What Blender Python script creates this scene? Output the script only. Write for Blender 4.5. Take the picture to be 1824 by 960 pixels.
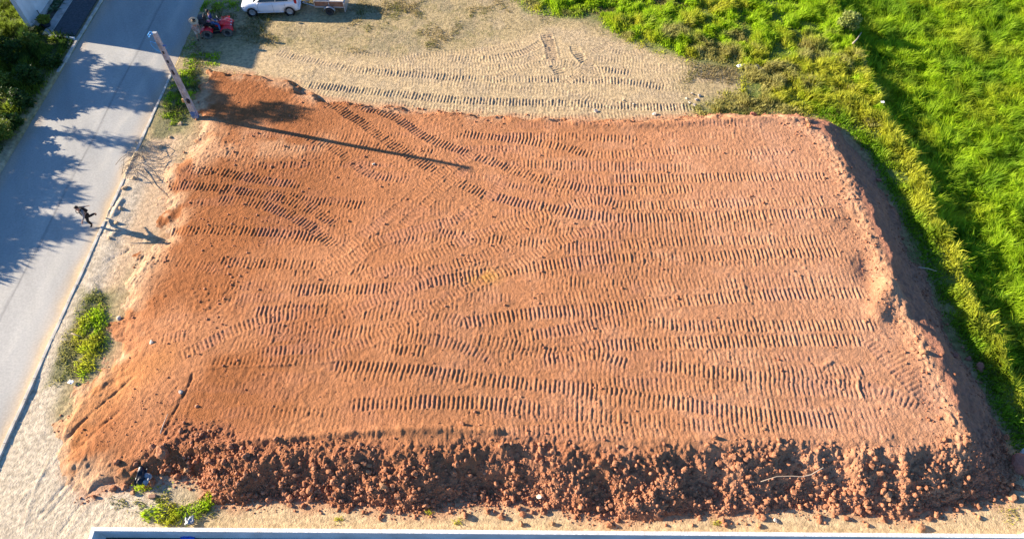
import bpy, bmesh, math, random
import numpy as np
from mathutils import Vector, Matrix

for _o in list(bpy.data.objects):
    bpy.data.objects.remove(_o, do_unlink=True)
random.seed(7)
RNG = np.random.default_rng(11)
S = bpy.context.scene
COL = S.collection
R = math.radians

# ---------------------------------------------------------------- camera, sky, sun
CAM_H, CAM_T, FPX = 27.5, R(36.0), 1230.0
cam = bpy.data.cameras.new('camera')
cam.sensor_width = 36.0
cam.lens = 36.0 * FPX / 1824.0
cam.clip_start, cam.clip_end = 0.5, 6000
co = bpy.data.objects.new('camera', cam)
COL.objects.link(co)
co.location = (0, 0, CAM_H)
co.rotation_euler = (CAM_T, 0, 0)
S.camera = co
S.render.resolution_x, S.render.resolution_y = 1024, 538

SUN_EL = R(19.5)
SUN_AZ = math.atan2(0.972, -0.236)          # direction the light travels in the ground plane (x, y)
sdir = Vector((0.972, -0.236, 0)).normalized() * math.cos(SUN_EL) + Vector((0, 0, -math.sin(SUN_EL)))
sun = bpy.data.lights.new('sun', 'SUN')
sun.energy, sun.angle, sun.color = 5.0, R(0.5), (1.0, 0.87, 0.70)
so = bpy.data.objects.new('sun', sun)
COL.objects.link(so)
so.rotation_euler = sdir.to_track_quat('-Z', 'Y').to_euler()
so.location = (-30, 10, 40)

W = bpy.data.worlds.new('World')
S.world = W
W.use_nodes = True
nt = W.node_tree
nt.nodes.clear()
sky = nt.nodes.new('ShaderNodeTexSky')
sky.sky_type = 'NISHITA'
sky.sun_disc = False
sky.sun_elevation = SUN_EL
sky.sun_rotation = math.atan2(-0.972, 0.236)
sky.dust_density = 0.4
sky.ozone_density = 8.0
bg = nt.nodes.new('ShaderNodeBackground')
bg.inputs['Strength'].default_value = 0.085
wo = nt.nodes.new('ShaderNodeOutputWorld')
nt.links.new(sky.outputs[0], bg.inputs[0])
nt.links.new(bg.outputs[0], wo.inputs[0])
S.view_settings.view_transform = 'Standard'
S.view_settings.look = 'None'
S.view_settings.exposure = 1.54
S.view_settings.gamma = 1
S.cycles.max_bounces = 5
S.cycles.transparent_max_bounces = 6

# ---------------------------------------------------------------- helpers
CT, ST = math.cos(CAM_T), math.sin(CAM_T)


def px(u, v, z=0.0):
    """ground point seen at photo pixel u, v when that point lies at height z"""
    x, y = (u - 912) / FPX, (480 - v) / FPX
    t = (z - CAM_H) / (y * ST - CT)
    return (x * t, (y * CT + ST) * t)


def pxs(pts, z=0.0):
    return [px(u, v, z) for u, v in pts]


def hsh(i, j, s):
    n = (i.astype(np.int64) * 374761393 + j.astype(np.int64) * 668265263 + s * 974711) & 0x7fffffff
    n = ((n ^ (n >> 13)) * 1274126177) & 0x7fffffff
    return ((n ^ (n >> 16)) & 0xffff) / 65535.0


def vn(x, y, s=0):
    x, y = np.asarray(x, float), np.asarray(y, float)
    i, j = np.floor(x), np.floor(y)
    fx, fy = x - i, y - j
    fx, fy = fx * fx * (3 - 2 * fx), fy * fy * (3 - 2 * fy)
    a, b, c, d = hsh(i, j, s), hsh(i + 1, j, s), hsh(i, j + 1, s), hsh(i + 1, j + 1, s)
    return (a + (b - a) * fx) * (1 - fy) + (c + (d - c) * fx) * fy


def fbm(x, y, s=0, o=4, g=0.5):
    t, a, n = 0, 1.0, 0
    for k in range(o):
        t = t + a * vn(x * 2 ** k + 17.3 * k, y * 2 ** k - 9.1 * k, s + k)
        n += a
        a *= g
    return t / n


def sst(a, b, x):
    t = np.clip((np.asarray(x, float) - a) / (b - a), 0, 1)
    return t * t * (3 - 2 * t)


def inside(poly, x, y):
    c = np.zeros(np.shape(x), bool)
    n = len(poly)
    for k in range(n):
        x1, y1 = poly[k]
        x2, y2 = poly[(k + 1) % n]
        if y1 == y2:
            continue
        t = ((y1 > y) != (y2 > y)) & (x < (x2 - x1) * (y - y1) / (y2 - y1) + x1)
        c ^= t
    return c


def dist(line, x, y):
    d = np.full(np.shape(x), 1e9)
    for (x1, y1), (x2, y2) in zip(line[:-1], line[1:]):
        dx, dy = x2 - x1, y2 - y1
        t = np.clip(((x - x1) * dx + (y - y1) * dy) / (dx * dx + dy * dy + 1e-9), 0, 1)
        d = np.minimum(d, np.hypot(x - x1 - t * dx, y - y1 - t * dy))
    return d


def sdf(poly, x, y):
    return np.where(inside(poly, x, y), 1, -1) * dist(list(poly) + [poly[0]], x, y)


def along(line, x, y):
    """distance to a polyline and the length along it"""
    d = np.full(np.shape(x), 1e9)
    s = np.zeros(np.shape(x))
    e = np.zeros(np.shape(x))
    L = 0
    for (x1, y1), (x2, y2) in zip(line[:-1], line[1:]):
        dx, dy = x2 - x1, y2 - y1
        ln = math.hypot(dx, dy) + 1e-9
        tt = ((x - x1) * dx + (y - y1) * dy) / (ln * ln)
        t = np.clip(tt, 0, 1)
        q = np.hypot(x - x1 - t * dx, y - y1 - t * dy)
        m = q < d
        d = np.where(m, q, d)
        s = np.where(m, L + t * ln, s)
        e = np.where(m, (dx * (y - y1) - dy * (x - x1)) / ln, e)
        L += ln
    return d, s, e, L


def smooth_line(pts, n=10):
    P = [np.array(p, float) for p in pts]
    if len(P) < 3:
        return [tuple(p) for p in P]
    P = [2 * P[0] - P[1]] + P + [2 * P[-1] - P[-2]]
    out = []
    for k in range(1, len(P) - 2):
        for i in range(n):
            t = i / n
            a, b, c, d = P[k - 1:k + 3]
            out.append(tuple(0.5 * (2 * b + (c - a) * t + (2 * a - 5 * b + 4 * c - d) * t * t + (3 * b - a - 3 * c + d) * t ** 3)))
    out.append(tuple(P[-2]))
    return out


# ---- objects
def tag(o, label=None, cat=None, group=None, kind=None):
    if label: o['label'] = label
    if cat: o['category'] = cat
    if group: o['group'] = group
    if kind: o['kind'] = kind
    return o


def link(name, me, parent=None, loc=None, rz=None):
    o = bpy.data.objects.new(name, me)
    COL.objects.link(o)
    if parent is not None: o.parent = parent
    if loc is not None: o.location = loc
    if rz is not None: o.rotation_euler = (0, 0, rz)
    return o


def empty(name, loc, rz=0.0, label=None, cat=None, group=None, kind=None):
    return tag(link(name, None, None, loc, rz), label, cat, group, kind)


def copy_tree(o, parent=None):
    c = o.copy()
    COL.objects.link(c)
    if parent is not None: c.parent = parent
    for ch in o.children: copy_tree(ch, c)
    return c


def arr_mesh(name, V, F, m, col=None, smooth=False):
    """mesh from numpy arrays; F is (n,3) or (n,4)"""
    V = np.asarray(V, np.float32)
    F = np.asarray(F, np.int32)
    me = bpy.data.meshes.new(name)
    me.vertices.add(len(V))
    me.vertices.foreach_set('co', V.ravel())
    k = F.shape[1]
    me.loops.add(F.size)
    me.loops.foreach_set('vertex_index', F.ravel())
    me.polygons.add(len(F))
    me.polygons.foreach_set('loop_start', np.arange(0, F.size, k, dtype=np.int32))
    if smooth:
        me.polygons.foreach_set('use_smooth', np.ones(len(F), bool))
    me.update(calc_edges=True)
    me.validate()
    if col is not None:
        a = me.color_attributes.new('Col', 'FLOAT_COLOR', 'POINT')
        c = np.ones((len(V), 4), np.float32)
        c[:, :3] = col
        a.data.foreach_set('color', c.ravel())
    me.materials.append(m)
    return me


class MB:
    """collects simple solids and links them as one mesh"""
    def __init__(self):
        self.bm = bmesh.new()

    def box(self, c, s, bev=0.0, rot=None, seg=2, taper=None):
        r = bmesh.ops.create_cube(self.bm, size=1)
        vs = r['verts']
        for v in vs:
            p = Vector((v.co.x * s[0], v.co.y * s[1], v.co.z * s[2]))
            if taper and v.co.z > 0:
                p.x *= taper[0]; p.y *= taper[1]
            v.co = p
        if bev:
            es = list({e for v in vs for e in v.link_edges})
            b = bmesh.ops.bevel(self.bm, geom=es, offset=bev, segments=seg, affect='EDGES', profile=0.5)
            vs = list({v for f in b['faces'] for v in f.verts} | {v for v in vs if v.is_valid})
        M = Matrix.Translation(c)
        if rot: M = M @ rot.to_4x4()
        bmesh.ops.transform(self.bm, matrix=M, verts=vs)
        return self

    def loft(self, secs, cap=True, closed=True):
        rows = [[self.bm.verts.new(p) for p in s] for s in secs]
        n = len(rows[0])
        for a, b in zip(rows[:-1], rows[1:]):
            for i in range(n if closed else n - 1):
                j = (i + 1) % n
                self.bm.faces.new((a[i], a[j], b[j], b[i]))
        if cap:
            self.bm.faces.new(rows[0][::-1])
            self.bm.faces.new(rows[-1])
        return self

    def tube(self, pts, r, n=8, cap=True):
        pts = [Vector(p) for p in pts]
        rr = r if isinstance(r, (list, tuple)) else [r] * len(pts)
        secs = []
        up = Vector((0, 0, 1))
        prev = None
        for i, p in enumerate(pts):
            t = (pts[min(i + 1, len(pts) - 1)] - pts[max(i - 1, 0)]).normalized()
            if prev is None:
                u = t.orthogonal().normalized()
            else:
                u = (prev - t * prev.dot(t)).normalized()
            prev = u
            w = t.cross(u)
            secs.append([p + (u * math.cos(2 * math.pi * k / n) + w * math.sin(2 * math.pi * k / n)) * rr[i] for k in range(n)])
        return self.loft(secs, cap)

    def lathe(self, prof, n=20, axis='Z', c=(0, 0, 0), cap=True):
        secs = []
        for (r, h) in prof:
            s = []
            for k in range(n):
                a = 2 * math.pi * k / n
                p = (r * math.cos(a), r * math.sin(a), h)
                if axis == 'Y': p = (p[0], h, p[1])
                if axis == 'X': p = (h, p[0], p[1])
                s.append(Vector(p) + Vector(c))
            secs.append(s)
        return self.loft(secs, cap)

    def ball(self, c, s, sub=2):
        r = bmesh.ops.create_icosphere(self.bm, subdivisions=sub, radius=1)
        for v in r['verts']:
            v.co = Vector((v.co.x * s[0], v.co.y * s[1], v.co.z * s[2])) + Vector(c)
        return self

    def poly(self, pts):
        self.bm.faces.new([self.bm.verts.new(p) for p in pts])
        return self

    def slab(self, pts, d):
        """solid from a planar outline, pushed along vector d"""
        d = Vector(d)
        return self.loft([[Vector(p) for p in pts], [Vector(p) + d for p in pts]])

    def mesh(self, name, m, smooth=False):
        bmesh.ops.recalc_face_normals(self.bm, faces=self.bm.faces[:])
        me = bpy.data.meshes.new(name)
        self.bm.to_mesh(me)
        self.bm.free()
        if smooth:
            for p in me.polygons: p.use_smooth = True
            if smooth is not True:
                pass
        for q in (m if isinstance(m, (list, tuple)) else [m]): me.materials.append(q)
        return me

    def build(self, name, m, parent=None, smooth=False, loc=None, rz=None):
        return link(name, self.mesh(name, m, smooth), parent, loc, rz)


# ---- materials
def mat(name, c, rough=0.8, var=0.15, scale=6.0, bump=0.0, bscale=40.0, attr=False, metal=0.0, spec=0.3, trans=0.0, c2=None, coat=0.0):
    m = bpy.data.materials.new(name)
    m.use_nodes = True
    n = m.node_tree
    N, Lk = n.nodes, n.links
    b = N['Principled BSDF']
    b.inputs['Roughness'].default_value = rough
    b.inputs['Metallic'].default_value = metal
    b.inputs['Specular IOR Level'].default_value = spec
    b.inputs['Coat Weight'].default_value = coat
    tc = N.new('ShaderNodeTexCoord')
    no = N.new('ShaderNodeTexNoise')
    no.inputs['Scale'].default_value = scale
    no.inputs['Detail'].default_value = 6
    Lk.new(tc.outputs['Object'], no.inputs['Vector'])
    rp = N.new('ShaderNodeMapRange')
    rp.inputs['From Min'].default_value, rp.inputs['From Max'].default_value = 0.3, 0.7
    rp.inputs['To Min'].default_value, rp.inputs['To Max'].default_value = 1 - var, 1 + var
    Lk.new(no.outputs[0], rp.inputs[0])
    mul = N.new('ShaderNodeVectorMath')
    mul.operation = 'MULTIPLY'
    if attr:
        at = N.new('ShaderNodeAttribute')
        at.attribute_name = 'Col'
        Lk.new(at.outputs['Color'], mul.inputs[0])
    elif c2 is not None:
        mx = N.new('ShaderNodeMix')
        mx.data_type = 'RGBA'
        n2 = N.new('ShaderNodeTexNoise')
        n2.inputs['Scale'].default_value = scale * 0.45
        n2.inputs['Detail'].default_value = 5
        Lk.new(tc.outputs['Object'], n2.inputs['Vector'])
        r2 = N.new('ShaderNodeMapRange')
        r2.inputs['From Min'].default_value, r2.inputs['From Max'].default_value = 0.42, 0.6
        Lk.new(n2.outputs[0], r2.inputs[0])
        Lk.new(r2.outputs[0], mx.inputs['Factor'])
        mx.inputs[6].default_value = (*c, 1)
        mx.inputs[7].default_value = (*c2, 1)
        Lk.new(mx.outputs[2], mul.inputs[0])
    else:
        mul.inputs[0].default_value = c
    Lk.new(rp.outputs[0], mul.inputs[1])
    Lk.new(mul.outputs[0], b.inputs['Base Color'])
    if bump:
        nb = N.new('ShaderNodeTexNoise')
        nb.inputs['Scale'].default_value = bscale
        nb.inputs['Detail'].default_value = 5
        nb.inputs['Roughness'].default_value = 0.65
        Lk.new(tc.outputs['Object'], nb.inputs['Vector'])
        bp = N.new('ShaderNodeBump')
        bp.inputs['Strength'].default_value = 1.0
        bp.inputs['Distance'].default_value = bump
        Lk.new(nb.outputs[0], bp.inputs['Height'])
        Lk.new(bp.outputs[0], b.inputs['Normal'])
    if trans:
        tr = N.new('ShaderNodeBsdfTranslucent')
        ms = N.new('ShaderNodeMixShader')
        ms.inputs[0].default_value = trans
        Lk.new(mul.outputs[0], tr.inputs['Color'])
        Lk.new(b.outputs[0], ms.inputs[1])
        Lk.new(tr.outputs[0], ms.inputs[2])
        Lk.new(ms.outputs[0], N['Material Output'].inputs['Surface'])
    return m


M = dict(
    fill=mat('red_earth', None, 0.95, 0.17, 6.0, 0.065, 13, attr=True, spec=0.1),
    ground=mat('sandy_soil', None, 0.95, 0.32, 5.5, 0.05, 13, attr=True, spec=0.1),
    road=mat('worn_asphalt', None, 0.8, 0.12, 11.0, 0.005, 45, attr=True, spec=0.35),
    clod=mat('earth_clod', (0.33, 0.135, 0.066), 0.95, 0.25, 5.0, 0.012, 24, spec=0.1, c2=(0.43, 0.21, 0.115)),
    rubble=mat('loose_rubble', None, 0.95, 0.12, 6.0, attr=True, spec=0.1),
    tanrock=mat('tan_rock', (0.42, 0.24, 0.12), 0.9, 0.2, 7.0, 0.01, 20, spec=0.15, c2=(0.36, 0.17, 0.09)),
    redrock=mat('red_rock', (0.36, 0.14, 0.09), 0.9, 0.2, 7.0, 0.01, 20, spec=0.15),
    palerock=mat('pale_stone', (0.62, 0.52, 0.40), 0.9, 0.2, 7.0, 0.01, 20, spec=0.15),
    sandlump=mat('sand_lump', (0.50, 0.36, 0.215), 0.95, 0.2, 7.0, 0.01, 20, spec=0.1),
    kerb=mat('kerb_concrete', (0.56, 0.52, 0.45), 0.9, 0.18, 5.0, 0.004, 40, c2=(0.44, 0.39, 0.31)),
    conc=mat('grey_concrete', (0.42, 0.41, 0.39), 0.9, 0.15, 4.0, 0.004, 30, c2=(0.33, 0.32, 0.30)),
    pole=mat('pole_concrete', (0.42, 0.425, 0.43), 0.85, 0.22, 6.0, 0.004, 30, c2=(0.31, 0.31, 0.305)),
    polepaint=mat('pole_blue_paint', (0.06, 0.15, 0.36), 0.7, 0.3, 6.0, c2=(0.40, 0.38, 0.38)),
    dark=mat('dark_recess', (0.035, 0.033, 0.035), 0.9, 0.2, 8.0),
    bluewire=mat('blue_cable', (0.05, 0.30, 0.65), 0.5, 0.1, 9.0),
    whitewall=mat('white_plaster', (0.74, 0.73, 0.71), 0.85, 0.14, 1.6, 0.004, 30, c2=(0.64, 0.62, 0.59)),
    coping=mat('white_coping', (0.80, 0.78, 0.73), 0.85, 0.22, 14.0, 0.012, 20, c2=(0.66, 0.62, 0.55)),
    yard=mat('dark_yard_soil', (0.085, 0.075, 0.06), 0.95, 0.3, 3.0, 0.03, 12),
    drive=mat('dark_driveway', (0.075, 0.085, 0.095), 0.9, 0.3, 9.0, 0.01, 30),
    grass=mat('grass_blades', None, 0.6, 0.0, 1.0, attr=True, spec=0.2, trans=0.5),
    leaf=mat('leaves', None, 0.55, 0.0, 1.0, attr=True, spec=0.25, trans=0.35),
    bark=mat('bark', (0.17, 0.12, 0.08), 0.95, 0.25, 9.0, 0.01, 25),
    stick=mat('bleached_wood', (0.46, 0.36, 0.26), 0.85, 0.15, 9.0),
    twig=mat('dry_twigs', (0.30, 0.23, 0.16), 0.9, 0.25, 9.0),
    white=mat('white_car_paint', (0.80, 0.81, 0.82), 0.25, 0.02, 3.0, spec=0.5, coat=0.6),
    glass=mat('dark_glass', (0.02, 0.022, 0.025), 0.06, 0.1, 3.0, spec=0.7),
    rubber=mat('tyre_rubber', (0.035, 0.034, 0.033), 0.85, 0.2, 12.0, c2=(0.07, 0.06, 0.05)),
    dustrubber=mat('dusty_tyre_rubber', (0.10, 0.092, 0.082), 0.9, 0.3, 14.0, c2=(0.17, 0.15, 0.125)),
    alloy=mat('wheel_silver', (0.52, 0.53, 0.54), 0.35, 0.1, 9.0, metal=0.7),
    black=mat('black_plastic', (0.02, 0.02, 0.022), 0.55, 0.15, 9.0),
    redpaint=mat('red_plastic', (0.72, 0.016, 0.026), 0.3, 0.08, 5.0, spec=0.5, coat=0.4),
    redlight=mat('red_lamp', (0.45, 0.01, 0.012), 0.2, 0.1, 9.0),
    clearlamp=mat('clear_lamp', (0.60, 0.62, 0.64), 0.12, 0.05, 9.0, spec=0.6),
    steel=mat('galvanised_steel', (0.46, 0.46, 0.46), 0.45, 0.12, 7.0, metal=0.6),
    wood=mat('brown_boards', (0.30, 0.14, 0.08), 0.8, 0.2, 6.0, 0.003, 30, c2=(0.38, 0.20, 0.12)),
    ply=mat('pale_boards', (0.56, 0.50, 0.42), 0.8, 0.12, 6.0, c2=(0.46, 0.42, 0.36)),
    skin=mat('skin', (0.42, 0.23, 0.15), 0.6, 0.05, 9.0),
    hair=mat('dark_hair', (0.018, 0.013, 0.01), 0.6, 0.2, 20.0),
    straw=mat('straw', (0.62, 0.44, 0.26), 0.85, 0.15, 30.0),
    navy=mat('navy_cloth', (0.018, 0.028, 0.13), 0.9, 0.15, 9.0),
    jeans=mat('blue_denim', (0.035, 0.085, 0.24), 0.9, 0.2, 12.0, c2=(0.10, 0.17, 0.34)),
    beige=mat('beige_cloth', (0.52, 0.44, 0.37), 0.9, 0.12, 9.0),
    pink=mat('pale_pink_cloth', (0.50, 0.36, 0.32), 0.9, 0.12, 9.0),
    greycloth=mat('grey_cloth', (0.22, 0.215, 0.21), 0.9, 0.15, 9.0),
    vest=mat('dark_vest_cloth', (0.06, 0.08, 0.12), 0.9, 0.2, 9.0),
    blackcloth=mat('black_cloth', (0.012, 0.012, 0.014), 0.9, 0.2, 9.0),
    shoe=mat('grey_shoe', (0.16, 0.14, 0.12), 0.8, 0.2, 9.0),
    bluetarp=mat('blue_plastic', (0.02, 0.10, 0.50), 0.4, 0.15, 6.0),
    blackbag=mat('black_bag', (0.02, 0.024, 0.03), 0.4, 0.2, 6.0, c2=(0.035, 0.04, 0.05)),
    greybag=mat('grey_plastic', (0.50, 0.50, 0.49), 0.5, 0.2, 9.0, c2=(0.30, 0.30, 0.30)),
    litter=mat('white_litter', (0.82, 0.82, 0.80), 0.6, 0.05, 9.0),
    ash=mat('grey_ash', (0.16, 0.15, 0.15), 0.95, 0.5, 7.0, 0.02, 14, c2=(0.34, 0.30, 0.27)),
    brick=mat('fired_clay', (0.50, 0.27, 0.16), 0.9, 0.15, 9.0, 0.004, 40),
    pot=mat('dark_pot', (0.03, 0.045, 0.07), 0.6, 0.2, 9.0),
    ochre=mat('ochre_box', (0.45, 0.27, 0.10), 0.7, 0.15, 9.0),
)

# ---------------------------------------------------------------- terrain heights
TN = pxs([(345, 205), (352, 175), (362, 128), (440, 135), (520, 150), (575, 178), (640, 188), (760, 200), (860, 208), (960, 212), (1060, 217), (1150, 215),
          (1230, 208), (1300, 206), (1360, 208), (1420, 205), (1462, 215)])
TR = pxs([(1462, 215), (1500, 235), (1540, 275), (1570, 330), (1600, 395), (1640, 480), (1680, 570), (1720, 640), (1762, 730), (1795, 800), (1812, 850)])
TF = pxs([(1812, 850), (1790, 885), (1700, 907), (1600, 918), (1500, 912), (1400, 905), (1300, 912), (1200, 915), (1100, 925), (1040, 918), (950, 902), (850, 902),
          (720, 914), (620, 897), (520, 893), (420, 897), (370, 880), (352, 856), (305, 848), (255, 856), (200, 866), (150, 888)])
TL = pxs([(150, 888), (120, 862), (106, 830), (98, 790), (97, 760), (135, 700), (182, 665), (206, 612), (193, 570), (214, 520), (236, 480), (250, 450), (285, 415),
          (285, 330), (300, 300), (330, 265), (345, 240), (345, 205)])
TOE = TN[:-1] + TR[:-1] + TF[:-1] + TL[:-1]
WALL_Y = lambda x: 7.56 - 0.0075 * (x + 16)          # north face of the plot wall


def zplat(x, y):
    v = np.clip((31 - y) / 20, 0, 1)
    u = np.clip((x + 19.0) / 15, 0, 1) ** .8
    r = sst(-2, 17, x)
    return 0.15 + u * (0.33 + 0.95 * v) + r * 0.75 * (1 - v) + 0.10 * (fbm(x * .22, y * .22, 3, 2) - .5)


def zfill(x, y):
    jx = (fbm(x * 1.1, y * 1.1, 21, 4) - .5) * 0.9
    jy = (fbm(x * 1.1, y * 1.1, 31, 4) - .5) * 0.9
    jx = jx + 1.3 * (fbm(x * .42, y * .42, 25, 2) - .5) * sst(10, 14, x) * sst(9.5, 12, y)
    jl = 1 + 1.3 * sst(-16, -18, x)
    xx, yy = x + jx * jl, y + jy
    ins = inside(TOE, xx, yy)
    sg = np.where(ins, 1.0, -1.0)
    h = np.full(np.shape(x), 1e9)
    ho = np.full(np.shape(x), 1e9)
    for ln, sl in ((TN, 0.75), (TR, 0.60), (TF, 0.74), (TL, 0.22)):
        d = dist(ln, xx, yy)
        h = np.minimum(h, d * sl)
        ho = np.minimum(ho, d)
    h = np.where(ins, h, -0.6 * ho)
    zt = zplat(x, y)
    k = 0.10
    e = np.clip(0.5 + 0.5 * (zt - h) / k, 0, 1)
    return zt * (1 - e) + h * e - k * e * (1 - e)


ROAD_L, ROAD_R = -28.0, -21.12


def zground(x, y):
    z = 0.05 * (fbm(x * .35, y * .35, 5, 3) - .5)
    z = z - 1.0 * sst(22.0, 23.0, x + 0.8 * (fbm(x * .5, y * .5, 9, 2) - .5)) * sst(6, 11, y)
    z = z + 0.07 * sst(13.0, 15.5, y) * sst(36, 34, y) * sst(-19.6, -20.6, x)
    z = z + 0.10 * sst(-28.2, -29.0, x) + 0.03
    z = np.where((x > ROAD_L - 0.03) & (x < ROAD_R + 0.05), -0.22, z)
    return z


def hz(x, y):
    x, y = np.array([float(x)]), np.array([float(y)])
    if ROAD_L < x[0] < ROAD_R: return 0.0
    return float(np.maximum(zground(x, y), zfill(x, y))[0])


def pxf(u, v):
    """photo pixel -> point on the terrain"""
    z = 0.3
    for _ in range(5):
        x, y = px(u, v, z)
        z = hz(x, y)
    return (x, y, z)


def pxp(pts):
    out = []
    for u, v in pts:
        z = 0.5
        for _ in range(4):
            x, y = px(u, v, z)
            z = float(zplat(np.array([x]), np.array([y]))[0])
        out.append((x, y))
    return out


# crawler tracks: (centre line in photo pixels, depth factor, width)
TRK_FILL = [
    ([(900, 243), (1000, 243), (1140, 250)], .8, .6), ([(820, 238), (920, 250), (1000, 262), (1060, 276), (1130, 274), (1230, 268), (1290, 266)], .8, .6),
    ([(900, 292), (1050, 294), (1230, 300)], .5, .6), ([(1290, 270), (1340, 272), (1420, 268)], .35, .5),
    ([(960, 345), (1030, 345), (1100, 350)], .5, .55), ([(940, 405), (1030, 415), (1110, 420)], .55, .6), ([(1080, 400), (1150, 408), (1250, 405), (1380, 405)], .45, .6),
    ([(780, 415), (900, 428), (1060, 438), (1200, 430), (1380, 428), (1490, 428)], .7, .6),
    ([(1000, 500), (1150, 508), (1300, 505), (1500, 502)], .6, .6), ([(960, 535), (1100, 520), (1280, 500)], .35, .6),
    ([(900, 600), (1000, 590), (1100, 573), (1240, 580), (1400, 580), (1565, 578)], .75, .6),
    ([(900, 610), (1000, 627), (1080, 615), (1250, 610), (1400, 607), (1545, 605)], 1., .6),
    ([(960, 640), (1060, 632), (1120, 648)], 1., .55), ([(1290, 640), (1350, 640), (1420, 632)], .4, .55),
    ([(1160, 650), (1250, 660), (1340, 672), (1440, 685), (1540, 690), (1600, 705)], .9, .6),
    ([(1360, 660), (1450, 665), (1540, 662)], .6, .6), ([(960, 690), (1150, 684), (1300, 690), (1560, 697)], .5, .6),
    ([(1070, 698), (1160, 712), (1260, 727), (1360, 740), (1500, 750)], .95, .6),
    ([(880, 735), (1000, 735), (1100, 745), (1250, 757), (1400, 762)], .55, .6), ([(1000, 710), (1120, 715), (1200, 725)], .3, .6),
    ([(1540, 600), (1580, 640), (1640, 700), (1690, 735)], .6, .7), ([(1590, 620), (1640, 670), (1690, 715)], .55, .7), ([(1560, 690), (1610, 712), (1640, 730)], .5, .6),
    ([(620, 722), (740, 716), (860, 718), (960, 728)], .95, .6), ([(870, 770), (1000, 765), (1120, 768)], .45, .5),
    ([(590, 652), (700, 657), (800, 668), (900, 680), (1010, 690), (1070, 695)], 1., .62), ([(600, 668), (720, 672), (800, 680)], .35, .5),
    ([(690, 620), (760, 626)], 1.1, .6), ([(470, 600), (560, 596), (640, 600)], .55, .6), ([(450, 630), (520, 622), (580, 620)], .7, .6),
    ([(830, 600), (900, 612), (960, 625)], .5, .6), ([(640, 560), (760, 560), (850, 580)], .6, .6), ([(700, 600), (800, 610), (880, 640)], .45, .6),
    ([(820, 578), (920, 562), (1020, 553), (1120, 545), (1240, 535), (1400, 525), (1545, 522)], 1., .62),
    ([(580, 587), (660, 589), (750, 582)], .8, .6), ([(450, 555), (520, 553), (600, 556)], 1.1, .62), ([(600, 545), (720, 545), (820, 540)], .4, .6),
    ([(480, 600), (560, 612), (640, 615)], .5, .5),
    ([(280, 605), (340, 595)], .5, .55),
    ([(510, 518), (620, 516), (720, 512), (800, 498), (920, 480), (1080, 462), (1220, 458), (1380, 452), (1500, 449)], 1., .62),
    ([(510, 486), (600, 484), (700, 486), (800, 480)], .5, .55),
    ([(380, 466), (480, 470), (580, 472), (660, 480)], .85, .6), ([(235, 457), (310, 460)], .5, .55), ([(310, 465), (390, 478)], .45, .55),
    ([(650, 424), (700, 422), (780, 424), (860, 430)], .7, .6), ([(290, 411), (380, 410), (470, 414), (590, 424)], .9, .6),
    ([(470, 345), (560, 358), (650, 366)], .85, .6), ([(285, 328), (380, 334), (460, 346), (540, 366), (600, 400)], .8, .6),
    ([(330, 302), (400, 308), (470, 322), (540, 330)], .75, .6), ([(390, 356), (450, 362), (500, 376), (550, 402), (600, 442)], .8, .6),
    ([(540, 242), (600, 268), (660, 310), (730, 322)], .65, .55), ([(600, 250), (700, 262), (780, 270)], .5, .5),
    ([(1000, 370), (1060, 357), (1120, 366), (1230, 364), (1380, 360), (1475, 358)], .7, .6),
    ([(880, 325), (990, 342), (1100, 344)], .4, .5),
    ([(1090, 318), (1200, 318), (1370, 315), (1480, 315)], .95, .6),
    ([(640, 190), (700, 208), (760, 245), (820, 268), (880, 290), (940, 312), (1000, 328), (1060, 338), (1140, 340), (1240, 336)], .95, .62),
    ([(570, 172), (640, 216), (700, 258), (770, 300), (850, 340), (920, 360), (980, 371), (1040, 383), (1130, 389), (1240, 386), (1380, 382), (1500, 380)], 1.1, .64),
    ([(565, 482), (620, 440), (680, 395), (730, 352), (780, 312), (850, 270)], .7, .55), ([(600, 496), (660, 440), (720, 398), (780, 342), (830, 300)], .7, .55),
    ([(560, 495), (620, 462), (690, 425), (760, 405), (820, 388), (870, 350), (900, 320)], .6, .6),
    ([(640, 495), (720, 470), (790, 445), (850, 420), (920, 395), (990, 378)], .6, .6),
    ([(320, 635), (400, 597), (460, 572), (520, 560), (590, 556)], .9, .6),
    ([(450, 590), (540, 582), (600, 568), (660, 540), (720, 512), (780, 480), (860, 455), (930, 420)], .65, .55),
    ([(380, 640), (480, 642), (560, 640), (620, 622), (690, 592), (750, 560), (800, 530), (860, 498), (930, 465), (1010, 425), (1085, 402)], .65, .55),
    ([(275, 735), (325, 690)], .5, .5), ([(200, 490), (255, 500)], .4, .5), ([(585, 545), (625, 520)], .5, .45), ([(820, 395), (850, 388)], .6, .5),
    ([(905, 420), (960, 395), (1000, 400)], .45, .55),
]
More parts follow.
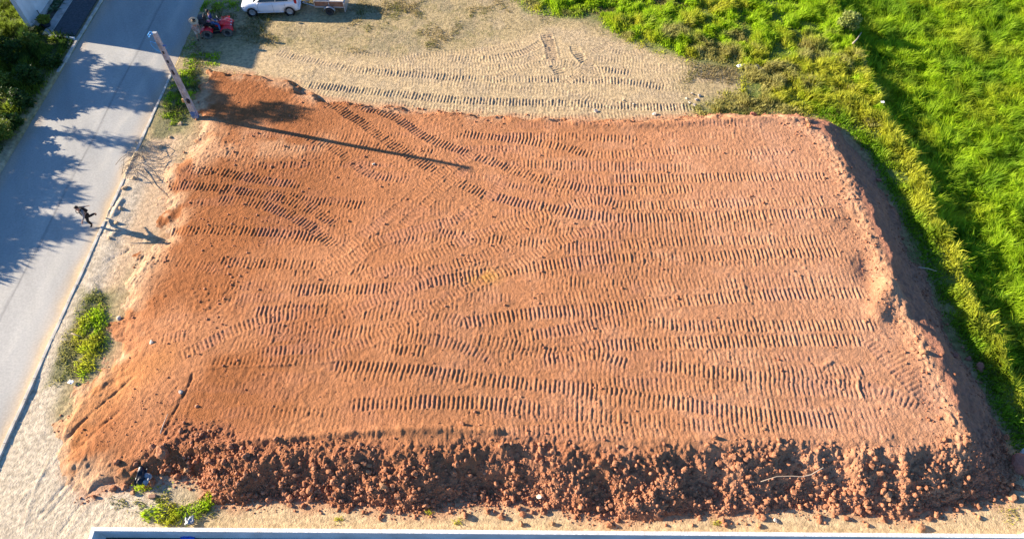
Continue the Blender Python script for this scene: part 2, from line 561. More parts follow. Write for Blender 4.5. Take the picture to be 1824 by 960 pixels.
TRK_GND = [
    ([(490, 95), (560, 110), (640, 125), (760, 128), (900, 128)], .55, .55), ([(540, 152), (620, 160), (700, 168), (800, 178), (900, 183), (1000, 185), (1150, 192), (1240, 192)], 1., .65),
    ([(560, 165), (680, 182), (800, 194), (920, 198)], .45, .5),
    ([(640, 128), (740, 134), (850, 142), (960, 142), (1060, 144), (1120, 147), (1190, 158)], .85, .65), ([(780, 150), (880, 156), (980, 165), (1080, 172)], .5, .55),
    ([(800, 105), (870, 106), (930, 95), (975, 72)], .9, .62), ([(860, 122), (920, 118), (965, 100)], .7, .6), ([(972, 60), (980, 85), (986, 110), (1000, 134)], 1.3, .75),
    ([(1022, 80), (1030, 98), (1048, 116), (1064, 136)], 1.2, .7), ([(1050, 128), (1080, 126), (1130, 132)], .9, .6), ([(1060, 105), (1100, 108), (1150, 110)], .6, .6),
    ([(1050, 98), (1080, 82), (1100, 70)], .6, .5), ([(1030, 170), (1060, 180), (1100, 186)], .6, .5), ([(900, 110), (1000, 115), (1060, 140)], .4, .6),
]


# earlier passes, mostly worn away
BASE = []
_r = random.Random(3)
for _v in range(226, 775, 17):
    _a = 290 + _r.uniform(0, 160) + max(0, 300 - _v) * 1.2
    while _a < 1480:
        _b = min(1490 + (_v - 300) * .22, _a + _r.uniform(250, 700))
        _y0 = _v + _r.uniform(-5, 5)
        BASE.append(([(_a, _y0), ((_a + _b) / 2, _y0 + _r.uniform(-7, 7)), (_b, _y0 + _r.uniform(-6, 6))], _r.uniform(.2, .55), .54))
        _a = _b + _r.uniform(0, 260)
for _v in range(100, 206, 13):
    _a = 560 + _r.uniform(0, 160)
    while _a < 1150 + (_v - 100) * .7:
        _b = _a + _r.uniform(140, 380)
        _y0 = _v + (_a - 800) * .02
        TRK_GND.insert(0, ([(_a, _y0), ((_a + _b) / 2, _y0 + _r.uniform(-6, 6)), (min(_b, 1235), _y0 + _r.uniform(-9, 9))], _r.uniform(.2, .5), .5))
        _a = _b + _r.uniform(-30, 60)
TRK_GND += [([(880, 140), (940, 120), (1000, 112), (1050, 122)], .6, .5), ([(1080, 90), (1120, 96), (1150, 92)], .5, .5), ([(1000, 150), (1040, 128), (1052, 100)], .6, .5), ([(700, 110), (790, 96), (870, 90), (930, 78)], .5, .5)]
TRK_FILL = BASE + [(a, min(.30 + .58 * b, .86), c) for a, b, c in TRK_FILL]


def tracks(x, y, tl, pj, amp, nbase=0):
    h = np.zeros(x.shape)
    w = np.zeros(x.shape)
    for k, (pts, dep, wid) in enumerate(tl):
        ln = smooth_line(pj(pts), 8)
        P = np.array(ln)
        hw = wid / 2
        m = (x > P[:, 0].min() - 1) & (x < P[:, 0].max() + 1) & (y > P[:, 1].min() - 1) & (y < P[:, 1].max() + 1)
        if not m.any(): continue
        xs, ys = x[m], y[m]
        d, s, e, L = along(ln, xs, ys)
        jit = 0.03 * (fbm(xs * 2.2, ys * 2.2, 51 + k, 2) - .5)
        d = d + 0.16 * (fbm(xs * 3, ys * 3, 71 + k, 3) - .5)
        endw = sst(0.0, 0.5, s + .3 * vn(xs, ys, k)) * sst(0.0, 0.5, L - s + .3 * vn(xs, ys, k + 9))
        mk = sst(hw + .05, hw - .05, d) * endw
        ph = (s + jit + 0.05 * e * (vn(np.array([k * 3.7]), np.array([1.3]), 2)[0] - .5)) / 0.195
        c = 0.5 + 0.5 * np.cos(2 * np.pi * ph)
        cid = np.floor(ph + .5)
        cl = 0.75 + 0.40 * hsh(cid, cid * 0 + k, 13)
        brk = sst(0.25, 0.55, fbm(xs * .55, ys * .55, 91 + k, 3))
        c = c if dep >= .70 else 1 - (1 - c) ** 3
        prof = c * cl * (.55 + .9 * fbm(xs * 6, ys * 6, 19 + k, 2))
        new = dep * amp * ((0.70 + 0.30 * brk) if k >= nbase else brk) * (prof - 0.35) - 0.014 * dep
        keep = 0.12
        rim = np.exp(-((d - hw - .03) / 0.05) ** 2) * endw * 0.022 * dep * (0.2 + 1.3 * fbm(xs * 2, ys * 2, 33 + k, 2))
        h[m] = h[m] * (1 - mk * (1 - keep)) + mk * new + rim
        w[m] = np.maximum(w[m], mk * dep * brk)
    return h, w


def ridge(x, y, line, wd, hgt, s=0, brk=True):
    d, q, e, L = along(smooth_line(line, 6), x, y)
    d = d + 0.12 * (fbm(x * 4, y * 4, s + 7, 3) - .5)
    f = (0.3 + 1.4 * fbm(x * 1.1, y * 1.1, s, 3)) if brk else 1.0
    return hgt * np.exp(-(d / wd) ** 2) * f * sst(0, .4, q) * sst(0, .4, L - q)


# ---------------------------------------------------------------- raised red fill
def lumps(x, y, fr, s):
    """rounded clod-like relief"""
    return np.abs(2 * fbm(x * fr, y * fr, s, 3, .55) - 1)


X0, X1, Y0, Y1 = -21.0, 22.2, 7.4, 36.2
nx, ny = 1080, 520
gx, gy = np.linspace(X0, X1, nx), np.linspace(Y0, Y1, ny)
GX, GY = np.meshgrid(gx, gy)
fx, fy = GX.ravel(), GY.ravel()
fh = zfill(fx, fy)
d_n, d_r, d_f, d_l = (dist(t, fx, fy) for t in (TN, TR, TF, TL))
ht, wt = tracks(fx, fy, TRK_FILL, pxp, 0.058, len(BASE))
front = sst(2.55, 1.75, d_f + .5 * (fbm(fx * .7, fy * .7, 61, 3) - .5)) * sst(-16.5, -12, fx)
rightc = sst(3.9, 2.9, d_r)
leftz = sst(-11, -16, fx)
h = fh + ht * (1 - front) * (1 - 0.85 * rightc)
h += (0.018 * (fbm(fx * 3.1, fy * 3.1, 41, 3, .6) - .5) + 0.042 * (fbm(fx * 7.3, fy * 7.3, 42, 2, .7) - .5)) * (1 - .45 * np.clip(wt, 0, 1))
rough = sst(0.50, 0.72, fbm(fx * .45, fy * .45, 43, 3))
h += (0.05 * rough + 0.05 * leftz * sst(.45, .7, fbm(fx * .6, fy * .6, 44, 3))) * (lumps(fx, fy, 3.2, 45) - .25)
h += front * (0.12 * (lumps(fx, fy, 1.9, 46) - .25) + 0.15 * (lumps(fx, fy, 5.0, 47) - .25) + 0.10 * (fbm(fx * 8.5, fy * 8.5, 53, 2) - .5) + 0.34 * (fbm(fx * .55, fy * .55, 48, 3) - .5))
crest = np.exp(-((d_r - 2.75) / .42) ** 2) * sst(.3, .8, h)
h += crest * (0.13 * lumps(fx, fy, 3.0, 49) + 0.035)
h += sst(2.4, 1.4, d_r) * 0.09 * (lumps(fx, fy, 2.6, 50) - .2)
h += np.exp(-(d_n / .35) ** 2) * 0.10 * (lumps(fx, fy, 2.4, 52))
for ln, wd, hg in (([(335, 800), (450, 785), (600, 774), (760, 764), (900, 770)], .16, .15), ([(700, 768), (1000, 778), (1300, 785), (1600, 782)], .25, .06),
                   ([(900, 212), (1100, 224), (1300, 214), (1440, 214)], .25, .13), ([(1560, 575), (1575, 510), (1580, 490)], .45, .16),
                   ([(160, 700), (120, 760), (110, 790)], .12, .04), ([(240, 665), (180, 720), (110, 785)], .07, -.06), ([(215, 730), (130, 800)], .07, -.05),
                   ([(345, 655), (400, 655), (600, 645)], .06, .05), ([(288, 772), (330, 700), (345, 660)], .06, -.06), ([(200, 860), (300, 790), (345, 770)], .10, .08),
                   ([(1535, 655), (1528, 690), (1545, 720)], .06, .07), ([(1460, 655), (1490, 640)], .06, .06)):
    h += ridge(fx, fy, pxp(ln), wd, hg, int(abs(ln[0][0])))
for u, v, rr, hh in ((1556, 490, .75, -.24), (1545, 465, .5, -.12), (1578, 510, .5, .22), (1523, 395, .8, -.12), (1603, 575, .8, -.12), (1668, 700, .8, -.15)):
    qx_, qy_ = pxp([(u, v)])[0]
    h += hh * np.exp(-((fx - qx_) ** 2 + (fy - qy_) ** 2) / rr ** 2)
gpl = zground(fx, fy)
# earth colours, with the shade of the slopes mixed in
n1, n2 = fbm(fx * .25, fy * .25, 81, 4), fbm(fx * .9, fy * .9, 82, 4)
A = np.array([0.42, 0.184, 0.082]); B = np.array([0.305, 0.113, 0.040]); C = np.array([0.475, 0.240, 0.130]); D = np.array([0.55, 0.36, 0.21]); E = np.array([0.38, 0.185, 0.14]); SLOPE_SHADE = np.array([.32, .130, .064])
def mixc(c, k, w): return c * (1 - w[:, None]) + k * w[:, None]
col = np.tile(A, (len(fx), 1))
col = mixc(col, B, np.clip(sst(-1, -14, fx) * .95 * sst(.22, .5, n1), 0, 1))
col = mixc(col, SLOPE_SHADE, np.clip(front * (.55 + .6 * sst(.4, .6, n2)), 0, .92))  # front slope darkened: shade between the clods painted into the colour
col = mixc(col, C, np.clip(sst(2, 16, fx) * .75 + .35 * sst(.5, .7, n2) * sst(-12, 5, fx), 0, 1))
bigv = fbm(fx * .16 + 3, fy * .16, 85, 4)
col *= (1 + .26 * (bigv - .5) + .20 * (n2 - .5))[:, None]
col = mixc(col, E, np.clip(.32 * wt * sst(.40, .62, fbm(fx * .5, fy * .5, 83, 3)), 0, 1))
col = mixc(col, D, np.clip(np.exp(-(d_l / 1.3) ** 2) * 1.1 * sst(.35, .6, n2) + crest * .22 + .5 * np.exp(-((d_n - .5) / .35) ** 2) * sst(.4, .6, n2), 0, .9))
col = mixc(col, np.array([.38, .170, .100]), .9 * sst(2.6, 2.1, d_r) * sst(-19, 5, fx))  # right slope's shaded tone painted into its colour
TANZ = pxs([(235, 300), (330, 250), (470, 235), (600, 255), (560, 290), (380, 300), (330, 330), (290, 400), (235, 460), (200, 430)])
col = mixc(col, np.array([.60, .36, .20]), .45 * sst(-.5, .8, sdf(TANZ, fx, fy)) * sst(.3, .6, n2))
ORZ = pxs([(100, 760), (180, 660), (330, 610), (330, 660), (180, 760), (130, 840)])
col = mixc(col, np.array([.44, .185, .065]), .7 * sst(-.5, .8, sdf(ORZ, fx, fy)))
yx, yy = pxp([(862, 492)])[0]
col = mixc(col, np.array([.62, .31, .06]), .6 * np.exp(-(((fx - yx) / .75) ** 2 + ((fy - yy) / .40) ** 2)) * sst(.3, .6, fbm(fx * 2, fy * 2, 86, 3)))
col *= (0.86 + 0.28 * fbm(fx * 6, fy * 6, 84, 3))[:, None]
Fi = np.arange(nx * ny).reshape(ny, nx)
quads = np.stack([Fi[:-1, :-1], Fi[:-1, 1:], Fi[1:, 1:], Fi[1:, :-1]], -1).reshape(-1, 4)
vis = (h > gpl - 0.12)
keepq = vis[quads].any(1)
quads = quads[keepq]
used = np.unique(quads)
rem = np.full(nx * ny, -1); rem[used] = np.arange(len(used))
FILL_H = h.reshape(ny, nx)
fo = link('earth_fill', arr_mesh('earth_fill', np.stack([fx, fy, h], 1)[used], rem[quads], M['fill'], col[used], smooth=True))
tag(fo, 'flat raised platform of red earth covered with crawler track prints', 'earth platform', kind='structure')


def top(x, y):
    """height of the finished surface"""
    i, j = (x - X0) / (X1 - X0) * (nx - 1), (y - Y0) / (Y1 - Y0) * (ny - 1)
    a = float(np.interp(x, [-100, 100], [0, 0]))
    g = 0.0 if ROAD_L < x < ROAD_R else float(zground(np.array([x]), np.array([y]))[0])
    if 0 <= i < nx - 1 and 0 <= j < ny - 1:
        g = max(g, float(FILL_H[int(round(j)), int(round(i))]))
    return g


def at(u, v):
    """photo pixel -> point on the finished surface"""
    z = 0.3
    for _ in range(6):
        x, y = px(u, v, z)
        z = top(x, y)
    return Vector((x, y, z))


# ---------------------------------------------------------------- ground sheet
def axis(*segs):
    out = []
    for a, b, st in segs:
        out += list(np.linspace(a, b, max(1, int(round((b - a) / st))), endpoint=False))
    return np.array(sorted(set(np.round(out, 4))))


ax = axis((-1500, -200, 260), (-200, -60, 28), (-60, -36, 3), (-36, -28.03, .25), (-28.03, -28.0, .03), (-28.0, -21.12, 1.0), (-21.12, -21.07, .05), (-21.07, 13, .055), (13, 24.5, .12), (24.5, 45, .6), (45, 200, 25), (200, 1500, 260))
ay = axis((-1500, -200, 260), (-200, -20, 30), (-20, 5, 2.5), (5, 7.0, .2), (7.0, 10.5, .09), (10.5, 29, .13), (29, 41.5, .06), (41.5, 47, .15), (47, 60, 1.5), (60, 200, 20), (200, 1501, 260))
AX, AY = np.meshgrid(ax, ay)
qx, qy = AX.ravel(), AY.ravel()
gh = zground(qx, qy)
near = (np.abs(qx) < 45) & (qy > 5) & (qy < 48)
offroad = ~((qx > ROAD_L - .03) & (qx < ROAD_R + .05))
tg, tw = tracks(qx, qy, TRK_GND, lambda p: pxs(p, 0.0), 0.055)
SAND = pxs([(470, 90), (700, 105), (860, 85), (985, 50), (1050, 60), (1150, 85), (1215, 120), (1190, 165), (1265, 195), (1230, 215), (900, 225), (600, 200), (520, 150), (440, 130), (380, 125), (440, 85)])
LAWN = pxs([(900, -60), (930, 10), (1000, 30), (1050, 30), (1110, 65), (1180, 100), (1260, 110), (1320, 130), (1330, 155), (1235, 190), (1250, 215), (1460, 212), (1530, 250), (1600, 385), (1680, 560), (1800, 790), (1860, 830), (2000, 700), (2000, -60)])
s_sand, s_lawn = sdf(SAND, qx, qy), sdf(LAWN, qx, qy)
gh = gh + offroad * near * (tg + 0.03 * (fbm(qx * 4, qy * 4, 101, 4, .6) - .5) + 0.03 * sst(.5, .7, fbm(qx * .5, qy * .5, 102, 3)) * (lumps(qx, qy, 3, 103) - .2))
for ln, wd, hg in (([(60, 930), (130, 850), (200, 790)], .05, -.03), ([(68, 938), (138, 858), (200, 805)], .05, -.025), ([(100, 960), (150, 890), (180, 850)], .05, -.03), ([(110, 965), (160, 895), (190, 855)], .05, .02), ([(30, 900), (90, 830), (130, 780)], .06, .02), ([(150, 960), (200, 900)], .05, .02),
                   ([(90, 760), (140, 710)], .06, .03), ([(40, 960), (60, 880), (100, 800)], .06, .02), ([(250, 470), (185, 490), (150, 500)], .07, .04), ([(240, 440), (185, 470)], .06, -.05), ([(250, 500), (190, 520)], .06, .04),
                   ([(205, 330), (195, 375), (190, 392)], .12, .08), ([(222, 350), (198, 395)], .12, .10), ([(245, 270), (220, 320)], .2, .10), ([(200, 405), (185, 420)], .10, .05),
                   ([(230, 405), (190, 425)], .10, .08)):
    gh = gh + offroad * ridge(qx, qy, pxs(ln), wd, hg, int(ln[0][0]))
n1, n2, n3 = fbm(qx * .3, qy * .3, 111, 4), fbm(qx * 1.1, qy * 1.1, 112, 4), fbm(qx * 4, qy * 4, 113, 3)
cs = np.array([0.50, 0.365, 0.20]); cd = np.array([0.41, 0.31, 0.16]); cg = np.array([0.13, 0.17, 0.035]); cp = np.array([0.58, 0.475, 0.335]); cr = np.array([0.50, 0.25, 0.13])
col = np.tile(cd, (len(qx), 1))
col = mixc(col, np.array([.23, .19, .085]), .85 * sst(.44, .60, .45 * n2 + .55 * n3) * sst(.30, .5, n1))
col = mixc(col, cs, sst(-.8, .6, s_sand + 1.2 * (n2 - .5)))
col = mixc(col, np.array([.36, .28, .18]), .38 * sst(.48, .66, n2))
col = mixc(col, np.array([.36, .25, .165]), np.clip(.35 * tw, 0, .5))
VERGE = pxs([(325, 235), (275, 240), (235, 300), (175, 420), (150, 490), (165, 520), (215, 510), (300, 400), (320, 300)])
col = mixc(col, np.array([.54, .37, .225]), .9 * sst(-.6, .5, sdf(VERGE, qx, qy) + .8 * (n2 - .5)))
wl = np.where(qy < 14, 1.0, 0) * sst(-24, -16, qx) * sst(14, 11, qy)
col = mixc(col, cp, np.clip(sst(-19.2, -20.2, qx) * sst(30, 24, qy) + sst(-11.5, -15.5, qx) * sst(12.5, 11, qy), 0, 1) * .95)
col = mixc(col, np.array([.56, .40, .22]), sst(-13, -10, qx) * sst(11, 10, qy))
col = mixc(col, cr, .75 * sst(-.55, .1, sdf(TOE, qx, qy) + .8 * (n2 - .5)) * sst(-19, -17, qx))
col = mixc(col, cg, sst(-.9, 1.2, s_lawn + 2.0 * (n2 - .5)))
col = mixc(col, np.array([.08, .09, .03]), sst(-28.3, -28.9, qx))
col = mixc(col, np.array([.22, .20, .09]), sst(-.3, .4, sdf(pxs([(150, 520), (200, 520), (205, 620), (150, 680), (80, 690), (110, 600)]), qx, qy) + .8 * (n2 - .5)))
col = mixc(col, np.array([.24, .21, .10]), sst(-.3, .4, sdf(pxs([(290, 160), (365, 120), (345, 215), (330, 240), (265, 250)]), qx, qy) + .8 * (n2 - .5)))
col *= (0.88 + 0.24 * n3)[:, None]
Gi = np.arange(len(qx)).reshape(len(ay), len(ax))
quads = np.stack([Gi[:-1, :-1], Gi[:-1, 1:], Gi[1:, 1:], Gi[1:, :-1]], -1).reshape(-1, 4)
under = (zfill(qx, qy) > gh + 0.25) & inside(TOE, qx, qy) & (dist(TOE + TOE[:1], qx, qy) > 1.2)
yardm = (qx > -15.97) & (qx < 60) & (qy < WALL_Y(qx) - 0.08) & (qy > -25)
keepq = ~(under[quads].all(1)) & ~(yardm[quads].any(1))
quads = quads[keepq]
used = np.unique(quads)
rem = np.full(len(qx), -1); rem[used] = np.arange(len(used))
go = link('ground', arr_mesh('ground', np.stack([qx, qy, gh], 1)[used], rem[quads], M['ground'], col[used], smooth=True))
tag(go, kind='structure')
print('TERRAIN', len(fo.data.polygons), len(go.data.polygons))

# ---------------------------------------------------------------- road
rx = np.concatenate([np.linspace(ROAD_L, ROAD_R, 90)])
ry = np.concatenate([np.linspace(-900, -10, 30), np.linspace(-8, 55, 420), np.linspace(58, 900, 30)])
AX, AY = np.meshgrid(rx, ry)
qx, qy = AX.ravel(), AY.ravel()
edge = np.minimum(qx - ROAD_L, ROAD_R - qx)
z = -0.012 + 0.05 * sst(0, 3.4, edge) + 0.006 * (fbm(qx * 1.5, qy * 1.5, 121, 3) - .5)
n1, n2 = fbm(qx * .5, qy * .13, 122, 4), fbm(qx * 2, qy * .7, 123, 4)
col = np.tile(np.array([0.36, 0.35, 0.315]), (len(qx), 1))
col = mixc(col, np.array([.41, .385, .335]), sst(.4, .65, n1) * .8)
wheel = np.exp(-((qx + 22.6) / .35) ** 2) + np.exp(-((qx + 24.3) / .3) ** 2) * .6
col = mixc(col, np.array([.46, .43, .365]), np.clip(wheel * sst(.3, .6, n2) * .8, 0, 1))
col = mixc(col, np.array([.42, .34, .25]), np.clip(sst(.95, .1, edge + .5 * (n2 - .5)), 0, 1) * .9)
col = mixc(col, np.array([.55, .41, .24]), np.clip(sst(.5, -.1, (ROAD_R - qx) + .7 * (n2 - .5)) * sst(31, 27, qy), 0, 1))
st = fbm(qx * 1.6 + qy * .75, (qy - qx * .5) * .12, 124, 4)
col *= (1 + .28 * (st - .5) + .22 * (fbm(qx * .4, qy * .25, 125, 4) - .5))[:, None]
seam = np.exp(-((qx + 23.9 + .04 * np.sin(qy * .8)) / .05) ** 2)
col = mixc(col, np.array([.12, .12, .12]), .6 * seam)
Gi = np.arange(len(qx)).reshape(len(ry), len(rx))
quads = np.stack([Gi[:-1, :-1], Gi[:-1, 1:], Gi[1:, 1:], Gi[1:, :-1]], -1).reshape(-1, 4)
ro = link('road', arr_mesh('road', np.stack([qx, qy, z], 1), quads, M['road'], col, smooth=True))
tag(ro, kind='structure')


def kerb(y0, y1, x, w, hgt, skip=()):
    b = MB().box(((x), (y0 + y1) / 2, -0.10), (w + .10, y1 - y0, .16)).build('kerb', M['conc'])
    tag(b, kind='structure')
    me = [MB().box((0, 0, 0), (w, .985, hgt + .1), .018).mesh('kerb_stone', M['kerb']) for _ in range(1)][0]
    y = y0 + .5
    while y < y1:
        if not any(a < y < c for a, c in skip):
            o = link('kerb_stone', me, b, (x + random.uniform(-.012, .012), y, hgt / 2 - .05 + random.uniform(-.012, .008)))
            o.rotation_euler = (random.uniform(-.008, .008), 0, random.uniform(-.012, .012))
        y += 1.0


kerb(4, 35, -21.03, .15, .13, skip=((22.6, 24.2), (26.2, 28.4)))
kerb(35.0, 47, -28.12, .17, .13)
kerb(16, 34.5, -28.12, .15, .05, skip=((17, 18.2), (21, 22.3), (24.8, 26.4), (29, 30.1), (32, 33)))

# driveway on the far side of the road
z0 = .155
d = MB().box((-29.2, 48.6, z0 - .1), (1.55, 20, .2)).build('driveway', M['drive']); tag(d, kind='structure')
d = MB().box((-30.27, 48.7, z0 - .08), (.56, 20, .22), .02).build('footpath', M['conc']); tag(d, kind='structure')
d = MB().box((-29.15, 38.45, z0 - .04), (1.75, .17, .20), .02, Matrix.Rotation(R(-9), 3, 'Z')).build('driveway_edging', M['whitewall']); tag(d, 'short white painted edging across the end of the dark driveway', 'edging')

# yard behind the plot wall
yd = MB().box((22, -8.9, -.62), (76, 32.6, .1)).build('yard_floor', M['yard']); tag(yd, kind='structure')
w = MB()
xa, xb = -16.05, 19.55
sl = (WALL_Y(xb) - WALL_Y(xa)) / (xb - xa)
rot = Matrix.Rotation(math.atan(sl), 3, 'Z')
cx = (xa + xb) / 2
w.box((cx, WALL_Y(cx) - .065, -.15), (xb - xa, .13, .96), 0, rot)
w.box((xa + .065, WALL_Y(xa) - 8.13, -.15), (.13, 16, .96))
wl_ = w.build('plot_wall', M['whitewall'])
tag(wl_, 'long low white wall round the yard at the foot of the picture', 'wall')
c = MB()
c.box((cx, WALL_Y(cx) - .065, .345), (xb - xa + .03, .15, .03), .006, rot)
c.box((xa + .065, WALL_Y(xa) - 8.145, .345), (.15, 16, .03), .006)
c.build('coping', M['coping'], wl_)
p = MB().box((xb + .22, WALL_Y(xb) - .07, -.10), (.40, .36, 1.06), .012).build('wall_pillar', M['kerb'])
MB().box((xb + .22, WALL_Y(xb) - .07, .45), (.44, .40, .04), .008).build('cap', M['coping'], p)
tag(p, 'pale concrete pillar at the right end of the low white wall', 'pillar')
p2 = MB().box((21.35, 10.35, .2), (1.0, .30, .9), .012, Matrix.Rotation(R(-32), 3, 'Z')).build('white_block', M['whitewall'])
tag(p2, 'white rendered block beside the shaded foot of the fill, half out of frame', 'block')

# ---------------------------------------------------------------- buildings at the far left
def facade():
    bld = MB()
    bld.box((-31.35, 47.6, 2.72), (.30, 17.0, 5.45))
    b = bld.build('white_building', M['whitewall'])
    MB().box((-35.6, 51.5, 2.6), (8.2, 9.9, 5.2)).build('rear_block', M['whitewall'], b)
    MB().box((-31.35, 47.6, 5.48), (.36, 17.06, .07), .01).build('parapet_cap', M['conc'], b)
    MB().box((-31.17, 47.6, .32), (.05, 16.98, .34)).build('plinth', M['conc'], b)
    tag(b, 'tall white plastered building wall beside the dark driveway', 'building')


facade()


def post(u, v, hgt, lab):
    x, y, z = at(u, v)
    p = MB().tube([(0, 0, -.15), (0, 0, hgt * .5), (.01, 0, hgt)], .028, 8).build('metal_post', M['black'], None, loc=(x, y, z))
    MB().lathe([(.034, hgt - .005), (.036, hgt + .02), (.015, hgt + .04)], 8).build('cap', M['black'], p)
    tag(p, lab, 'post')


post(77, 37, .72, 'thin dark post against the white wall, behind the potted bush')
post(75, 48, .66, 'thin dark leaning post at the corner of the white wall')

# ---------------------------------------------------------------- utility pole
pb = at(349, 209)
PH = 6.4
pole = empty('utility_pole', pb, 0, 'tall pale rectangular concrete pole with recessed faces at the road verge', 'pole')
ptop = Vector((.55, -.98, PH))


def pl(t, dx=0, dy=0): return Vector((ptop.x * t + dx, ptop.y * t + dy, PH * t))


mb = MB()
secs = []
for t in (-.08, 0, .25, .5, .75, .9, 1.0):
    a, b_ = .165 - .06 * max(t, 0), .125 - .045 * max(t, 0)      # half sizes of the rectangle
    rr = .35
    c0 = pl(t)
    secs.append([c0 + Vector(q) for q in ((-a, -b_, 0), (-a * .52, -b_, 0), (-a * .46, -b_ * .66, 0), (a * .46, -b_ * .66, 0), (a * .52, -b_, 0), (a, -b_, 0),
                                          (a, b_, 0), (a * .52, b_, 0), (a * .46, b_ * .66, 0), (-a * .46, b_ * .66, 0), (-a * .52, b_, 0), (-a, b_, 0))])
mb.loft(secs).build('shaft', M['pole'], pole)
mb = MB()
mb.loft([[pl(t) + Vector((q[0] * (.169 - .06 * t), q[1] * (.129 - .045 * t), 0)) for q in ((-1, -1), (1, -1), (1, 1), (-1, 1))] for t in (.0, .05, .085)]).build('painted_foot', M['polepaint'], pole)
for t in (.58, .70, .80):
    MB().box(pl(t, 0, -.072), (.07, .06, .16 if t != .58 else .34), .01).build('slot', M['dark'], pole)
mb = MB().lathe([(.0, -.02), (.135, -.02), (.15, .01), (.135, .05), (.09, .075), (0, .08)], 18, 'Y', (0, 0, 0), cap=False)
o = mb.build('meter_cover', M['dark'], pole, True, loc=pl(.235, .09, -.125)); o.rotation_euler = (0, 0, math.pi); o.scale = (.75, .9, 1.2)
MB().box(pl(.225, -.23, -.02), (.16, .12, .24), .015).build('small_box', M['ochre'], pole)
pts = [pl(.985, -.10, -.05)] + [pl(1.0 + .02 * math.sin(k), -.16 + .13 * math.cos(k * .8), -.16 + .10 * math.sin(k * .8)) for k in range(0, 16)]
MB().tube(pts, .02, 6).build('cable_coil', M['bluewire'], pole)
MB().tube([pl(.90, -.13, -.08), pl(.93, -.34, -.15), pl(.88, -.40, -.12), pl(.83, -.28, -.1), pl(.81, -.12, -.08)], .014, 6).build('cable_loop', M['bluewire'], pole)
MB().box(pl(.865, .20, -.02), (.16, .07, .07), .01).build('bracket', M['polepaint'], pole)
MB().box(pl(1.0), (.22, .17, .02), .006).build('cap', M['pole'], pole)


# ---------------------------------------------------------------- people
def skin_mesh(nodes, edges, root, sub=1):
    """nodes: name -> (x, y, z, r[, r2])"""
    names = list(nodes)
    me = bpy.data.meshes.new('figure')
    me.from_pydata([nodes[n][:3] for n in names], [(names.index(a), names.index(b)) for a, b in edges], [])
    o = bpy.data.objects.new('figure', me)
    COL.objects.link(o)
    sk = o.modifiers.new('skin', 'SKIN')
    sk.use_smooth_shade = True
    for i, n in enumerate(names):
        v = me.skin_vertices[0].data[i]
        q = nodes[n]
        v.radius = (q[3], q[4] if len(q) > 4 else q[3])
        v.use_root = (n == root)
    ss = o.modifiers.new('sub', 'SUBSURF')
    ss.levels = ss.render_levels = sub
    dg = bpy.context.evaluated_depsgraph_get()
    dg.update()
    out = bpy.data.meshes.new_from_object(o.evaluated_get(dg))
    bpy.data.objects.remove(o, do_unlink=True)
    bpy.data.meshes.remove(me)
    return out


